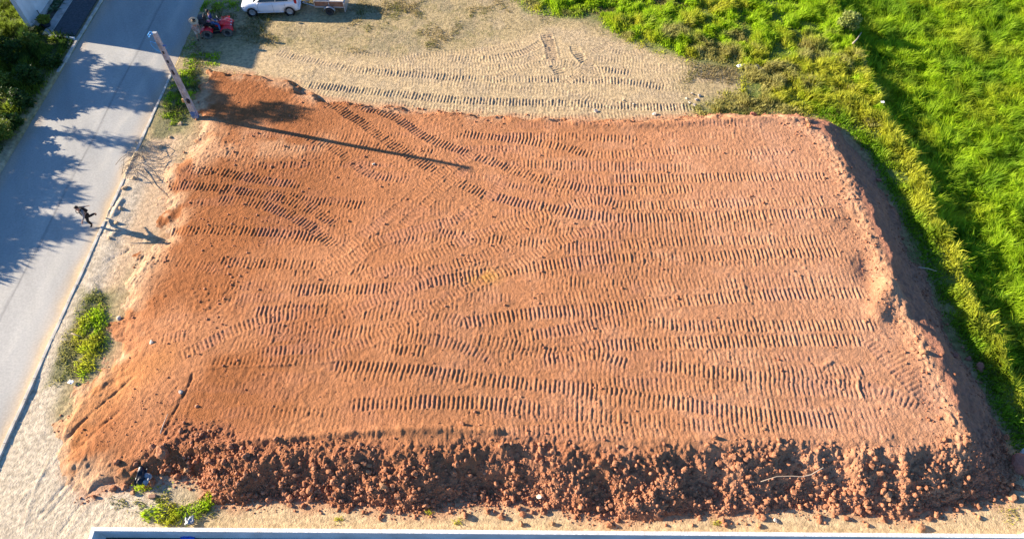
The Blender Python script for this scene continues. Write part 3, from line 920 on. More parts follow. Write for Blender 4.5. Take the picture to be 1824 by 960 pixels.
def person(loc, rz, J, label, clothes, hat=None, hair='hair', extra=None):
    """J: joint positions in the person's own frame (facing +y)"""
    root = empty('person', loc, rz, label, 'person')
    V = {k: Vector(v) for k, v in J.items()}
    N, E = {}, []

    def nd(n, p, r, r2=None):
        N[n] = (p[0], p[1], p[2], r, r2 or r)

    up = (V['neck'] - V['pelvis']).normalized()
    nd('pelvis', V['pelvis'], .125, .10)
    nd('waist', V['pelvis'].lerp(V['chest'], .45), .115, .09)
    nd('chest', V['chest'], .14, .10)
    nd('neck', V['neck'], .055)
    hd = (V['head'] - V['neck']).normalized()
    nd('jaw', V['neck'] + hd * .085, .062)
    nd('face', V['neck'] + hd * .155, .086)
    nd('skull', V['neck'] + hd * .235, .078)
    E += [('pelvis', 'waist'), ('waist', 'chest'), ('chest', 'neck'), ('neck', 'jaw'), ('jaw', 'face'), ('face', 'skull')]
    for s in 'LR':
        sh, el, wr, ha = V['sh' + s], V['el' + s], V['wr' + s], V['ha' + s]
        nd('sh' + s, sh, .062)
        nd('el' + s, el, .042)
        nd('wr' + s, wr, .028)
        d = (ha - wr).normalized()
        nd('palm' + s, wr + d * .075, .034, .018)
        E += [('chest', 'sh' + s), ('sh' + s, 'el' + s), ('el' + s, 'wr' + s), ('wr' + s, 'palm' + s)]
        side = d.cross(Vector((0, 1, 0.3))).normalized()
        curl = d.cross(side).normalized()
        for k, (off, ln) in enumerate(((-.030, .070), (-.010, .082), (.010, .077), (.028, .060))):
            b0 = wr + d * .105 + side * off
            nd('f%d%s' % (k, s), b0, .010)
            nd('g%d%s' % (k, s), b0 + d * ln * .55 + curl * .012, .009)
            nd('h%d%s' % (k, s), b0 + d * ln + curl * .035, .007)
            E += [('palm' + s, 'f%d%s' % (k, s)), ('f%d%s' % (k, s), 'g%d%s' % (k, s)), ('g%d%s' % (k, s), 'h%d%s' % (k, s))]
        t0 = wr + d * .05 - side * .034
        nd('t0' + s, t0, .011)
        nd('t1' + s, t0 + d * .035 - side * .028 + curl * .012, .010)
        nd('t2' + s, t0 + d * .065 - side * .034 + curl * .02, .008)
        E += [('palm' + s, 't0' + s), ('t0' + s, 't1' + s), ('t1' + s, 't2' + s)]
        hi, kn, an, to = V['hi' + s], V['kn' + s], V['an' + s], V['to' + s]
        nd('hi' + s, hi, .088)
        nd('kn' + s, kn, .058)
        nd('calf' + s, kn.lerp(an, .35), .056)
        nd('an' + s, an, .038)
        nd('to' + s, to, .036, .026)
        E += [('pelvis', 'hi' + s), ('hi' + s, 'kn' + s), ('kn' + s, 'calf' + s), ('calf' + s, 'an' + s), ('an' + s, 'to' + s)]
    me = skin_mesh(N, E, 'pelvis', 1)
    # face details joined into the body
    bm = bmesh.new()
    bm.from_mesh(me)
    fc = V['neck'] + hd * .165
    fw = V.get('look', Vector((0, 1, 0)))
    fw = (fw - hd * fw.dot(hd)).normalized()
    sd = fw.cross(hd).normalized()
    def blob(p, r, s=(1, 1, 1)):
        q = bmesh.ops.create_icosphere(bm, subdivisions=1, radius=r)
        for v in q['verts']: v.co = Vector((v.co.x * s[0], v.co.y * s[1], v.co.z * s[2])) + p
    blob(fc + fw * .098 - hd * .008, .017, (.8, 1.2, 1.2))
    for q in (-1, 1):
        blob(fc + sd * q * .092, .024, (.5, .8, 1.2))
    bm.to_mesh(me); bm.free()
    me.materials.clear(); me.materials.append(M['skin'])
    for p in me.polygons: p.use_smooth = True
    link('body', me, root)
    for q in (-1, 1):
        MB().ball(fc + fw * .083 + sd * q * .032 + hd * .012, (.013, .011, .010), 1).build('eye', M['hair'], root)
    MB().ball(fc + fw * .083 - hd * .048, (.026, .010, .008), 1).build('mouth', M['redrock'], root)
    if hair:
        h = MB()
        c = V['neck'] + hd * .21 - fw * .018
        r = bmesh.ops.create_icosphere(h.bm, subdivisions=3, radius=1)
        kill = []
        for v in r['verts']:
            d = v.co.copy()
            v.co = c + d * .106 * (1 + .05 * math.sin(9 * d.x + 7 * d.z))
            if d.dot(fw) > .45 and d.dot(hd) < .45 or d.dot(hd) < -.75: kill.append(v)
        bmesh.ops.delete(h.bm, geom=kill, context='VERTS')
        h.build('hair', M[hair], root, True)
    for nm, m, parts, grow in clothes:
        nn, ee = {}, []
        for a, b in E:
            if a in parts and b in parts: ee.append((a, b))
        for a in [q for q in parts if q in N]: nn[a] = N[a][:3] + (N[a][3] + grow, N[a][4] + grow)
        # shortened ends: 'name:frac' lerps from parent
        for key, (a, b, f, rr) in parts.items() if isinstance(parts, dict) else ():
            if a is None: continue
            p = Vector(N[a][:3]).lerp(Vector(N[b][:3]), f)
            nn[key] = (p.x, p.y, p.z, rr, rr)
            ee.append((a, key))
        mm = skin_mesh(nn, ee, list(nn)[0], 1)
        mm.materials.clear(); mm.materials.append(M[m])
        for p in mm.polygons: p.use_smooth = True
        link(nm, mm, root)
    if hat:
        c = V['neck'] + hd * .255
        rot = hd.to_track_quat('Z', 'Y').to_matrix().to_4x4()
        hb = MB().lathe([(0.0, .12), (.06, .12), (.09, .105), (.105, .06), (.11, .0), (.17, -.012), (.24, -.02), (.275, -.008), (.275, -.002), (.24, -.010), (.17, 0.0), (.125, .012)], 28, cap=False)
        o = hb.build('straw_hat', M['straw'], root, True); o.matrix_local = Matrix.Translation(c) @ rot
        bb = MB().lathe([(.107, .075), (.114, .07), (.117, .02), (.112, .014)], 28, cap=False)
        o2 = bb.build('hat_band', M['blackcloth'], o, True)
        o3 = MB().lathe([(0.0, .128), (.055, .127), (.088, .112), (.095, .10)], 20, cap=False).build('dark_crown_top', M['blackcloth'], o, True)
    return root, V, hd


def P(**k): return k


def legs(*q): return {n: (None, None, 0, 0) for n in q}


SHIRT = dict(legs('pelvis', 'waist', 'chest', 'shL', 'shR'), slL=('shL', 'elL', .62, .068), slR=('shR', 'elR', .62, .068))
LONGSH = dict(legs('pelvis', 'waist', 'chest', 'shL', 'shR', 'elL', 'elR'), cuL=('elL', 'wrL', .85, .046), cuR=('elR', 'wrR', .85, .046))
PANTS = dict(legs('pelvis', 'hiL', 'hiR', 'knL', 'knR', 'calfL', 'calfR'), hmL=('calfL', 'anL', .88, .062), hmR=('calfR', 'anR', .88, .062))
SHORTS = dict(legs('pelvis', 'hiL', 'hiR'), hmL=('hiL', 'knL', .92, .105), hmR=('hiR', 'knR', .92, .105))
SHOES = legs('anL', 'toL'), legs('anR', 'toR')

# the walker, mid-stride down the road edge
wp = at(161, 401)
J = P(pelvis=(0, .02, .93), chest=(0, .12, 1.27), neck=(0, .17, 1.47), head=(0, .24, 1.72), look=Vector((-.4, 1, -.35)),
      shL=(-.185, .14, 1.40), elL=(-.30, .26, 1.15), wrL=(-.27, .42, .96), haL=(-.26, .50, .88),
      shR=(.185, .10, 1.40), elR=(.27, -.14, 1.18), wrR=(.22, -.36, 1.04), haR=(.20, -.44, .98),
      hiL=(-.095, .03, .90), knL=(-.10, .12, .49), anL=(-.10, .02, .085), toL=(-.11, .18, .035),
      hiR=(.095, 0, .90), knR=(.10, -.12, .50), anR=(.10, -.52, .34), toR=(.11, -.50, .17))
J = {k: (v if k == 'look' else (v[0] - .17 * v[2], v[1], v[2])) for k, v in J.items()}
wroot, Vw, hdw = person((wp.x + .08, wp.y, .03), R(155), J, 'person in dark clothes with a backpack striding along the sunny road edge',
                        [('grey_shirt', 'greycloth', LONGSH, .014), ('dark_vest', 'vest', legs('waist', 'chest'), .028), ('black_trousers', 'blackcloth', PANTS, .016),
                         ('shoe', 'blackcloth', SHOES[0], .012), ('shoe', 'blackcloth', SHOES[1], .012)])
bp = empty('backpack', (0, 0, 0), 0, 'dark backpack worn on the back of the walking person', 'backpack')
bp.parent = None
bpm = wroot.matrix_basis.copy()
bp.location = wroot.location; bp.rotation_euler = wroot.rotation_euler
MB().box((-.21, -.055, 1.25), (.27, .12, .36), .045, Matrix.Rotation(R(-14), 3, 'X'), 3).build('bag', M['blackcloth'], bp, True)
MB().box((-.20, -.145, 1.17), (.20, .05, .18), .025, Matrix.Rotation(R(-14), 3, 'X'), 2).build('pocket', M['blackbag'], bp, True)
for q in (-1, 1):
    MB().tube([(q * .10 - .24, -.01, 1.46), (q * .115 - .25, .12, 1.49), (q * .12 - .23, .27, 1.38), (q * .13 - .20, .25, 1.20), (q * .15 - .19, .06, 1.10)], .018, 6).build('strap', M['blackcloth'], bp, True)

# person standing at the back of the quad in a straw hat
sp = at(357, 71)
J = P(pelvis=(0, 0, .88), chest=(0, .06, 1.22), neck=(0, .12, 1.41), head=(0, .22, 1.64), look=Vector((0, 1, -.5)),
      shL=(-.18, .07, 1.34), elL=(-.27, .10, 1.07), wrL=(-.20, .30, .98), haL=(-.16, .38, .97),
      shR=(.18, .07, 1.34), elR=(.27, .12, 1.07), wrR=(.20, .32, 1.0), haR=(.16, .40, .98),
      hiL=(-.09, 0, .85), knL=(-.12, .05, .47), anL=(-.13, -.03, .085), toL=(-.16, .12, .035),
      hiR=(.09, 0, .85), knR=(.13, .04, .47), anR=(.15, -.04, .085), toR=(.20, .11, .035))
J = {k: (v if k == 'look' else tuple(q * .88 for q in v)) for k, v in J.items()}
person((sp.x, sp.y, sp.z), R(-135), J, 'person in a wide straw hat and pale shorts standing behind the red quad bike',
       [('pale_shirt', 'pink', SHIRT, .014), ('pale_shorts', 'beige', SHORTS, .018), ('shoe', 'blackcloth', SHOES[0], .014), ('shoe', 'blackcloth', SHOES[1], .014)], hat=True)


# ---------------------------------------------------------------- wheels
def wheel(parent, x, y, r, w, side, rimr, m_rim, knob=0, name='wheel', spokes=0, tm='rubber'):
    h = w / 2
    prof = [(rimr, -h * .8), (r * .86, -h), (r * .97, -h * .78), (r, -h * .4), (r, h * .4), (r * .97, h * .78), (r * .86, h), (rimr, h * .8)]
    t = MB().lathe(prof, 28, 'Y', cap=False)
    if knob:
        for k in range(knob):
            a = 2 * math.pi * k / knob
            for q in (-1, 1):
                t.box((r * 1.0 * math.cos(a), q * h * .5, r * 1.0 * math.sin(a)), (.05, h * .8, .055), 0, Matrix.Rotation(-a, 3, 'Y'))
    wo_ = t.build(name, M[tm], parent, True, loc=(x, y, r))
    s = side
    rm = MB().lathe([(0, s * h * .55), (rimr * .22, s * h * .6), (rimr * .3, s * h * .35), (rimr * .8, s * h * .35), (rimr * .92, s * h * .8), (rimr * 1.02, s * h * .82), (rimr * 1.02, -s * h * .8)], 24, 'Y', cap=False)
    for k in range(spokes):
        a = 2 * math.pi * k / spokes
        rm.box((rimr * .55 * math.cos(a), s * h * .72, rimr * .55 * math.sin(a)), (rimr * .85, .02, rimr * .24), .004, Matrix.Rotation(-a, 3, 'Y'), 1)
    rm.build('rim', M[m_rim], wo_, True)
    return wo_


# ---------------------------------------------------------------- white hatchback
def car():
    a, b_ = at(452, 29), at(519, 27)
    ang = math.atan2(a.y - b_.y, a.x - b_.x)
    WB = 2.47
    mid = (a + b_) / 2
    off = Vector((-math.sin(ang), math.cos(ang), 0)) * -.70            # towards the far side of the car
    root = empty('parked_car', (mid.x + off.x, mid.y + off.y, .05), ang, 'white five-door hatchback parked on dry grass, cut by the top edge', 'car')
    # local: +x forward, wheels at x = +-WB/2, camera side is +y
    bm = MB()
    st = []
    prof = [(-1.86, .34, .80, .70), (-1.84, .28, .94, .76), (-1.70, .24, 1.00, .80), (-1.2, .21, 1.00, .82), (-.6, .20, .97, .825), (0, .20, .95, .825), (.6, .20, .93, .825), (.95, .20, .93, .82), (1.3, .21, .90, .81),
            (1.6, .22, .84, .78), (1.80, .24, .74, .71), (1.93, .30, .62, .58), (1.97, .36, .52, .44)]
    for x, zb, zt, w in prof:
        sec = [(x, 0, zb), (x, w * .80, zb), (x, w * .97, zb + .10), (x, w, zb + .32 * (zt - zb) + .06), (x, w * .985, zb + .72 * (zt - zb)), (x, w * .93, zt - .03), (x, w * .84, zt + .012), (x, 0, zt + .045)]
        sec += [(q[0], -q[1], q[2]) for q in sec[-2:0:-1]]
        st.append(sec)
    bm.loft(st)
    body = bm.build('body', M['white'], root, True)
    cut = MB()
    for sx in (-1, 1):
        for sy in (-1, 1):
            cut.lathe([(.335, -.16), (.335, .16)], 28, 'Y', (sx * WB / 2, sy * .76, .30))
    co_ = cut.build('cutter', M['black'], root)
    md = body.modifiers.new('b', 'BOOLEAN'); md.object = co_; md.operation = 'DIFFERENCE'; md.solver = 'EXACT'
    dg = bpy.context.evaluated_depsgraph_get(); dg.update()
    nm = bpy.data.meshes.new_from_object(body.evaluated_get(dg))
    body.modifiers.clear(); body.data = nm
    bpy.data.objects.remove(co_, do_unlink=True)
    es = [e for e in ()]
    for sx in (-1, 1):
        for sy in (-1, 1):
            MB().lathe([(.345, sy * .10), (.345, -sy * .14), (0.0, -sy * .14)], 28, 'Y', (sx * WB / 2, sy * .74, .30), cap=False).build('wheel_arch', M['black'], root, True)
            wheel(root, sx * WB / 2, sy * .715, .295, .185, sy, .20, 'alloy', spokes=8)
    # greenhouse
    lo = [(1.02, .70, .92), (.55, .745, .955), (-.5, .765, .985), (-1.45, .745, 1.0), (-1.80, .66, .98)]
    hi = [(.22, .50, 1.455), (.05, .555, 1.475), (-.5, .575, 1.50), (-1.15, .555, 1.485), (-1.48, .49, 1.44)]
    def ring(L, dz=0): return [Vector((x, y, z + dz)) for x, y, z in L] + [Vector((x, -y, z + dz)) for x, y, z in L[::-1]]
    ca = MB()
    r0, r1 = ring(lo), ring(hi)
    r2 = [Vector((p.x * .93 - .03, p.y * .86, p.z + .035)) for p in r1]
    r3 = [Vector((p.x * .6 - .22, p.y * .45, p.z + .05)) for p in r1]
    ca.loft([r0, [q.lerp(p, .5) + Vector((0, .012 * (1 if q.y > 0 else -1), 0)) for q, p in zip(r0, r1)], r1, r2, r3])
    ca.build('roof', M['white'], root, True)
    def pane(nm, i0, i1, t0, t1, f0, f1, sy):
        def pt(i, f, t):
            a0 = Vector(lo[i]).lerp(Vector(lo[i + 1]), f); a1 = Vector(hi[i]).lerp(Vector(hi[i + 1]), f)
            p = a0.lerp(a1, t); p.y = (p.y + .018) * sy
            return p
        pts = []
        steps = [(i0, f0)] + [(i, 0.0) for i in range(i0 + 1, i1 + 1)] + ([(i1, f1)] if f1 > 0 else [])
        if i1 >= len(lo) - 1: steps = [(i0, f0)] + [(i, 0.0) for i in range(i0 + 1, len(lo) - 1)] + [(len(lo) - 2, f1)]
        bot = [pt(i, f, t0) for i, f in steps]; tp = [pt(i, f, t1) for i, f in steps]
        m = MB()
        rows = [[m.bm.verts.new(p) for p in bot], [m.bm.verts.new(p) for p in tp]]
        for k in range(len(bot) - 1): m.bm.faces.new((rows[0][k], rows[0][k + 1], rows[1][k + 1], rows[1][k]))
        o = m.build(nm, M['glass'], root)
        sm = o.modifiers.new('s', 'SOLIDIFY'); sm.thickness = .012; sm.offset = 0
    for sy in (1, -1):
        pane('side_window', 0, 1, .10, .88, .42, .93, sy)
        pane('side_window', 2, 2, .06, .90, .03, .93, sy) if False else pane('side_window', 1, 2, .08, .90, .99, .86, sy)
        pane('side_window', 3, 3, .16, .86, .02, .40, sy)
        # doors: shut lines, handles, mirror
        for x0 in (.78, -.22, -1.02):
            MB().box((x0, sy * .824, .60), (.012, .02, .62)).build('door_seam', M['conc'], root)
        for x0 in (-.02, -.86):
            MB().box((x0, sy * .825, .80), (.17, .035, .035), .012).build('door_handle', M['white'], root, True)
        MB().box((.0, sy * .828, .30), (1.75, .03, .05), .01).build('sill_trim', M['white'], root)
        MB().box((.66, sy * .90, .98), (.12, .17, .12), .04, None, 3).build('mirror', M['white'], root, True)
        MB().ball((1.70, sy * .60, .66), (.20, .15, .075), 2).build('headlight', M['clearlamp'], root, True)
        MB().box((-1.745, sy * .70, .95), (.17, .15, .26), .045, None, 3).build('tail_light', M['redlight'], root, True)
    fr = [Vector((1.0, .63, .955)), Vector((1.0, -.63, .955)), Vector((.245, -.47, 1.44)), Vector((.245, .47, 1.44))]
    MB().slab([p + Vector((.012, 0, .012)) for p in fr], (.012, 0, .016)).build('windscreen', M['glass'], root)
    rr = [Vector((-1.80, .55, 1.03)), Vector((-1.80, -.55, 1.03)), Vector((-1.52, -.44, 1.40)), Vector((-1.52, .44, 1.40))]
    MB().slab([p + Vector((-.012, 0, .006)) for p in rr], (-.014, 0, .01)).build('rear_window', M['glass'], root)
    MB().box((1.90, 0, .40), (.16, 1.05, .14), .03).build('grille', M['black'], root)
    MB().box((-1.86, 0, .40), (.10, 1.30, .20), .04).build('rear_bumper', M['white'], root, True)
    MB().box((1.0, 0, .947), (.10, 1.25, .02), .008).build('wiper_cowl', M['black'], root)
    for sy in (.2, -.25):
        MB().tube([(1.0, sy, .965), (.72, sy + .35, 1.15)], .012, 6).build('wiper', M['black'], root)
    MB().tube([(-1.80, 0, .32), (-2.02, 0, .36), (-2.10, 0, .40)], .03, 8).build('tow_bar', M['black'], root)
    return root


CAR = car()


# ---------------------------------------------------------------- trailer
def trailer():
    w_ = at(590, 26.5)
    root = empty('utility_trailer', (w_.x, w_.y + .68, .05), R(178), 'small box trailer with brown board sides and steel frame behind white car', 'trailer')
    # local +x towards the car, camera side = -y in world -> local +y
    L, Wd, zb, h = 1.95, 1.18, .50, .40
    MB().box((0, 0, zb), (L, Wd, .04)).build('bed_floor', M['ply'], root)
    for sy in (-1, 1):
        for k in range(2):
            MB().box((0, sy * (Wd / 2 - .015), zb + .12 + .185 * k), (L - .04, .03, .175), .004).build('side_board', M['wood'], root)
        MB().box((0, sy * Wd / 2, zb + h), (L + .04, .05, .045), .006).build('top_rail', M['steel'], root)
        MB().box((0, sy * Wd / 2, zb - .03), (L + .04, .06, .06), .006).build('bottom_rail', M['steel'], root)
        for x in (-L / 2, 0, L / 2):
            MB().box((x, sy * (Wd / 2 + .012), zb + h / 2 - .02), (.05, .05, h + .06), .005).build('stake', M['steel'], root)
        fe = []
        for k in range(8):
            a = math.pi * (0.05 + .9 * k / 7)
            fe.append((.40 * math.cos(a), .36 * math.sin(a)))
        m = MB()
        y0 = sy * (Wd / 2 + .05); y1 = sy * (Wd / 2 + .28)
        rows = [[m.bm.verts.new((x, y, .28 + z)) for (x, z) in fe] for y in (y0, y1)]
        for k in range(7): m.bm.faces.new((rows[0][k], rows[0][k + 1], rows[1][k + 1], rows[1][k]))
        o = m.build('mudguard', M['steel'], root, True)
        sm = o.modifiers.new('s', 'SOLIDIFY'); sm.thickness = .018
        wheel(root, 0, sy * (Wd / 2 + .165), .275, .17, sy, .15, 'black')
    for sx in (-1, 1):
        MB().box((sx * (L / 2 - .015), 0, zb + .2), (.03, Wd - .08, .36), .004).build('end_board', M['wood' if sx > 0 else 'ply'], root)
    MB().box((-.45, 0, zb + .32), (.85, Wd - .12, .03), .004).build('load_board', M['ply'], root)
    MB().box((-L / 2 - .05, 0, zb + .02), (.06, Wd + .3, .62), .01).build('tail_frame', M['steel'], root)
    ball_ = (L / 2 + 1.05, 0, .42)
    for sy in (-1, 1):
        MB().tube([(L / 2 - .05, sy * (Wd / 2 - .06), zb - .03), ball_], .03, 8).build('drawbar', M['steel'], root)
    MB().box((L / 2 + 1.08, 0, .44), (.26, .09, .09), .02).build('coupling', M['black'], root)
    MB().tube([(L / 2 + .75, -.12, .10), (L / 2 + .75, -.12, .70), (L / 2 + .75, -.02, .72)], .022, 8).build('jockey_stand', M['steel'], root)
    MB().box((0, 0, .29), (.05, Wd + .26, .05), .005).build('axle', M['black'], root)


trailer()


# ---------------------------------------------------------------- red quad bike
def quad():
    a, b_ = at(372.5, 68), at(408, 64.5)
    ang = math.atan2(b_.y - a.y, b_.x - a.x)
    mid = (a + b_) / 2
    n = Vector((math.sin(ang), -math.cos(ang), 0))
    root = empty('quad_bike', (mid.x - n.x * .42, mid.y - n.y * .42, mid.z), ang, 'red quad bike with racks and knobbly tyres on the shaded verge', 'quad bike')
    hb = .63
    for sx in (-1, 1):
        for sy in (-1, 1):
            wheel(root, sx * hb, sy * .43, .31, .26, sy, .15, 'black', knob=14, tm='dustrubber')
        MB().tube([(sx * hb, -.40, .31), (sx * hb, .40, .31)], .035, 8).build('axle', M['black'], root)
    MB().box((0, 0, .42), (1.15, .32, .30), .06).build('engine_frame', M['black'], root, True)
    MB().loft([[Vector((x, y * w, z)) for y, z in ((-1, z0), (-.8, z1), (0, z1 + .03), (.8, z1), (1, z0))] for x, w, z0, z1 in ((-.05, .14, .55, .80), (.15, .19, .58, .86), (.40, .26, .60, .88), (.70, .27, .58, .80), (.92, .22, .52, .66), (.98, .15, .48, .56))]).build('front_fairing', M['redpaint'], root, True)
    for sy in (-1, 1):
        for nm, x0 in (('front_fender', hb), ('rear_fender', -hb)):
            m = MB()
            rows = []
            for y in (.16, .34, .56, .60):
                row = []
                for k in range(9):
                    t = math.pi * (.12 + .76 * k / 8)
                    rr = .42 if y < .58 else .39
                    row.append(m.bm.verts.new((x0 + rr * 1.05 * math.cos(t), sy * y, .31 + rr * .94 * math.sin(t))))
                rows.append(row)
            for p, q in zip(rows[:-1], rows[1:]):
                for k in range(8): m.bm.faces.new((p[k], p[k + 1], q[k + 1], q[k]))
            o = m.build(nm, M['redpaint'], root, True)
            sm = o.modifiers.new('s', 'SOLIDIFY'); sm.thickness = .02
        MB().box((.0, sy * .36, .30), (.60, .20, .04), .012).build('footrest', M['black'], root)
        MB().ball((.93, sy * .15, .62), (.05, .07, .05), 2).build('headlight', M['clearlamp'], root, True)
        MB().tube([(.22, sy * .04, .98), (.16, sy * .22, 1.06), (.08, sy * .38, 1.04)], .016, 8).build('handlebar', M['steel'], root)
        MB().tube([(.11, sy * .30, 1.05), (.06, sy * .41, 1.035)], .026, 8).build('grip', M['black'], root)
    MB().tube([(.34, 0, .75), (.22, 0, .99)], .035, 8).build('steering_stem', M['black'], root)
    MB().box((.20, 0, 1.02), (.12, .16, .08), .02).build('instrument_pod', M['black'], root, True)
    MB().loft([[Vector((x, y * .16, z)) for y, z in ((-1, z0), (-.8, z0 + .10), (0, z0 + .13), (.8, z0 + .10), (1, z0))] for x, z0 in ((-.75, .70), (-.45, .67), (-.15, .66), (.08, .74))]).build('seat', M['black'], root, True)
    MB().box((.16, 0, .84), (.22, .26, .10), .04).build('fuel_tank', M['redpaint'], root, True)
    for nm, x0, x1, z in (('front_rack', .42, .92, .93), ('rear_rack', -.98, -.50, .88)):
        m = MB()
        m.tube([(x0, -.36, z), (x1, -.36, z), (x1, .36, z), (x0, .36, z), (x0, -.36, z)], .014, 6)
        for k in range(1, 6):
            y = -.36 + .72 * k / 6
            m.tube([(x0, y, z), (x1, y, z)], .010, 6)
        for x in (x0 + .05, x1 - .05):
            for y in (-.3, .3): m.tube([(x, y, z), (x, y * .8, z - .16)], .012, 6)
        m.build(nm, M['redpaint' if x0 > 0 else 'black'], root)
    m = MB().tube([(.88, -.22, .36), (1.02, -.22, .42), (1.06, -.20, .60), (1.06, .20, .60), (1.02, .22, .42), (.88, .22, .36)], .02, 8)
    m.build('front_bumper', M['black'], root)
    return root, ang


QB, QA = quad()
qM = Matrix.Translation(QB.location) @ Matrix.Rotation(QA, 4, 'Z')
# black case behind the rider
cs_ = empty('rear_case', qM @ Vector((-.74, 0, .895)), QA, 'bulky black case strapped on the rear rack of the red quad bike', 'case')
MB().box((0, 0, .17), (.44, .62, .34), .06, None, 3, (.92, .95)).build('case_body', M['blackbag'], cs_, True)
MB().box((0, 0, .36), (.42, .60, .06), .025).build('lid', M['black'], cs_, True)
MB().box((.20, 0, .44), (.10, .44, .16), .04).build('back_pad', M['black'], cs_, True)
# rider, facing along the quad (person frame +y = quad +x)
J = P(pelvis=(0, -.16, .90), chest=(0, -.20, 1.24), neck=(0, -.20, 1.44), head=(-.02, -.20, 1.70), look=Vector((-.55, .8, -.1)),
      shL=(-.19, -.19, 1.37), elL=(-.36, -.38, 1.18), wrL=(-.30, -.56, 1.10), haL=(-.28, -.62, 1.06),
      shR=(.19, -.17, 1.37), elR=(.30, -.03, 1.14), wrR=(.24, .14, 1.0), haR=(.22, .20, .95),
      hiL=(-.10, -.12, .87), knL=(-.28, .22, .80), anL=(-.34, .12, .40), toL=(-.35, .28, .355),
      hiR=(.10, -.12, .87), knR=(.30, .24, .80), anR=(.42, .22, .42), toR=(.46, .36, .365))
person(QB.location, QA - math.pi / 2, J, 'person in a navy shirt and blue jeans sitting on the red quad bike',
       [('navy_shirt', 'navy', SHIRT, .016), ('blue_jeans', 'jeans', PANTS, .016), ('shoe', 'shoe', SHOES[0], .014), ('shoe', 'shoe', SHOES[1], .014)])


# ---------------------------------------------------------------- vegetation
def blades(n, X, Y, Z, H, Wd, lean_a, lean, C, seed=0):
    """n grass blades as three triangles each"""
    rg = np.random.default_rng(seed)
    az = rg.uniform(0, 2 * np.pi, n)
    wx, wy = np.cos(az) * Wd / 2, np.sin(az) * Wd / 2
    la = lean_a + rg.normal(0, .7, n)
    lx, ly = np.cos(la) * lean * H, np.sin(la) * lean * H
    b = np.stack([X, Y, Z], 1)
    side = np.stack([wx, wy, 0 * wx], 1)
    mid = b + np.stack([lx * .35, ly * .35, H * .62], 1)
    tip = b + np.stack([lx, ly, H * (1 - .25 * lean)], 1)
    V = np.stack([b - side, b + side, mid - side * .85, mid + side * .85, tip], 1).reshape(-1, 3)
    i = np.arange(n)[:, None] * 5
    F = np.concatenate([i + [0, 1, 3], i + [0, 3, 2], i + [2, 3, 4]], 1).reshape(-1, 3)
    return V, F, np.repeat(C, 5, 0)


def scatter(n, box, mask, seed):
    rg = np.random.default_rng(seed)
    x = rg.uniform(box[0], box[1], n); y = rg.uniform(box[2], box[3], n)
    m = rg.uniform(0, 1, n) < mask(x, y)
    return x[m], y[m]


def inview(x, y, z, mg=1.5):
    dep = y * ST + (CAM_H - z) * CT
    return sst(.742 * dep + mg + 2.5, .742 * dep + mg, np.abs(x))


def grass(name, n, box, mask, hf, colf, wd, seed, zf, label, cat='grass', lean=.55):
    x, y = scatter(n, box, mask, seed)
    rg = np.random.default_rng(seed + 5)
    z = zf(x, y) - .03
    H = hf(x, y) * rg.uniform(.55, 1.25, len(x))
    la = 2 * np.pi * 2.5 * fbm(x * .9, y * .9, seed + 3, 3)
    C = colf(x, y) * rg.uniform(.6, 1.3, (len(x), 1)) 
    V, F, C = blades(len(x), x, y, z, H, wd * rg.uniform(.7, 1.4, len(x)), la, lean * rg.uniform(.3, 1.5, len(x)), C, seed)
    print(name, len(x))
    o = link(name, arr_mesh(name, V, F, M['grass'], C))
    tag(o, label, cat, kind='stuff')


def gmix(a, b, t): return np.array(a) * (1 - t[:, None]) + np.array(b) * t[:, None]


zg = lambda x, y: zground(x, y)
zmax = lambda x, y: np.maximum(zground(x, y), zfill(x, y))
DEEP, LUSH, YEL, DRY = (.20, .36, .014), (.40, .57, .02), (.53, .54, .045), (.47, .42, .14)

# right-hand field
clump = lambda x, y, s: fbm(x * 1.3, y * 1.3, s, 3)
grass('field_grass', 370000, (22.3, 41, 9, 48), lambda x, y: inview(x, y, -1, 3) * (.35 + .65 * sst(.25, .42, clump(x, y, 201))) * sst(22.2, 23.0, x),
      lambda x, y: .36 + .38 * sst(.35, .65, fbm(x * 2.1, y * 2.1, 201, 3)) + .2 * sst(.35, .65, clump(x, y, 208)), lambda x, y: gmix(DEEP, LUSH, sst(.3, .62, fbm(x * .8, y * .8, 205, 4)))  + np.array([.14, .07, .01]) * sst(.5, .75, fbm(x * .5, y * .5, 207, 3))[:, None],
      .036, 1, zg, 'tall bright green grass filling the field beyond the bank')
# bank between the fill and the field
dT = lambda x, y: sdf(TOE, x, y)
grass('bank_grass', 70000, (16, 23.4, 9.5, 36), lambda x, y: sst(.05, -.5, dT(x, y)) * sst(.15, .40, clump(x, y, 211)) * sst(17.4, 19, x + np.maximum(0, y - 30) * .2),
      lambda x, y: .18 + .55 * sst(.3, .75, clump(x, y, 211)) * sst(0, -1.6, dT(x, y)), lambda x, y: gmix(DEEP, YEL, np.clip(sst(-.5, -1.8, dT(x, y) + 1.2 * (fbm(x, y, 212, 3) - .5)), 0, 1)),
      .045, 2, zg, 'yellow green grass on the narrow bank beside the earth slope')
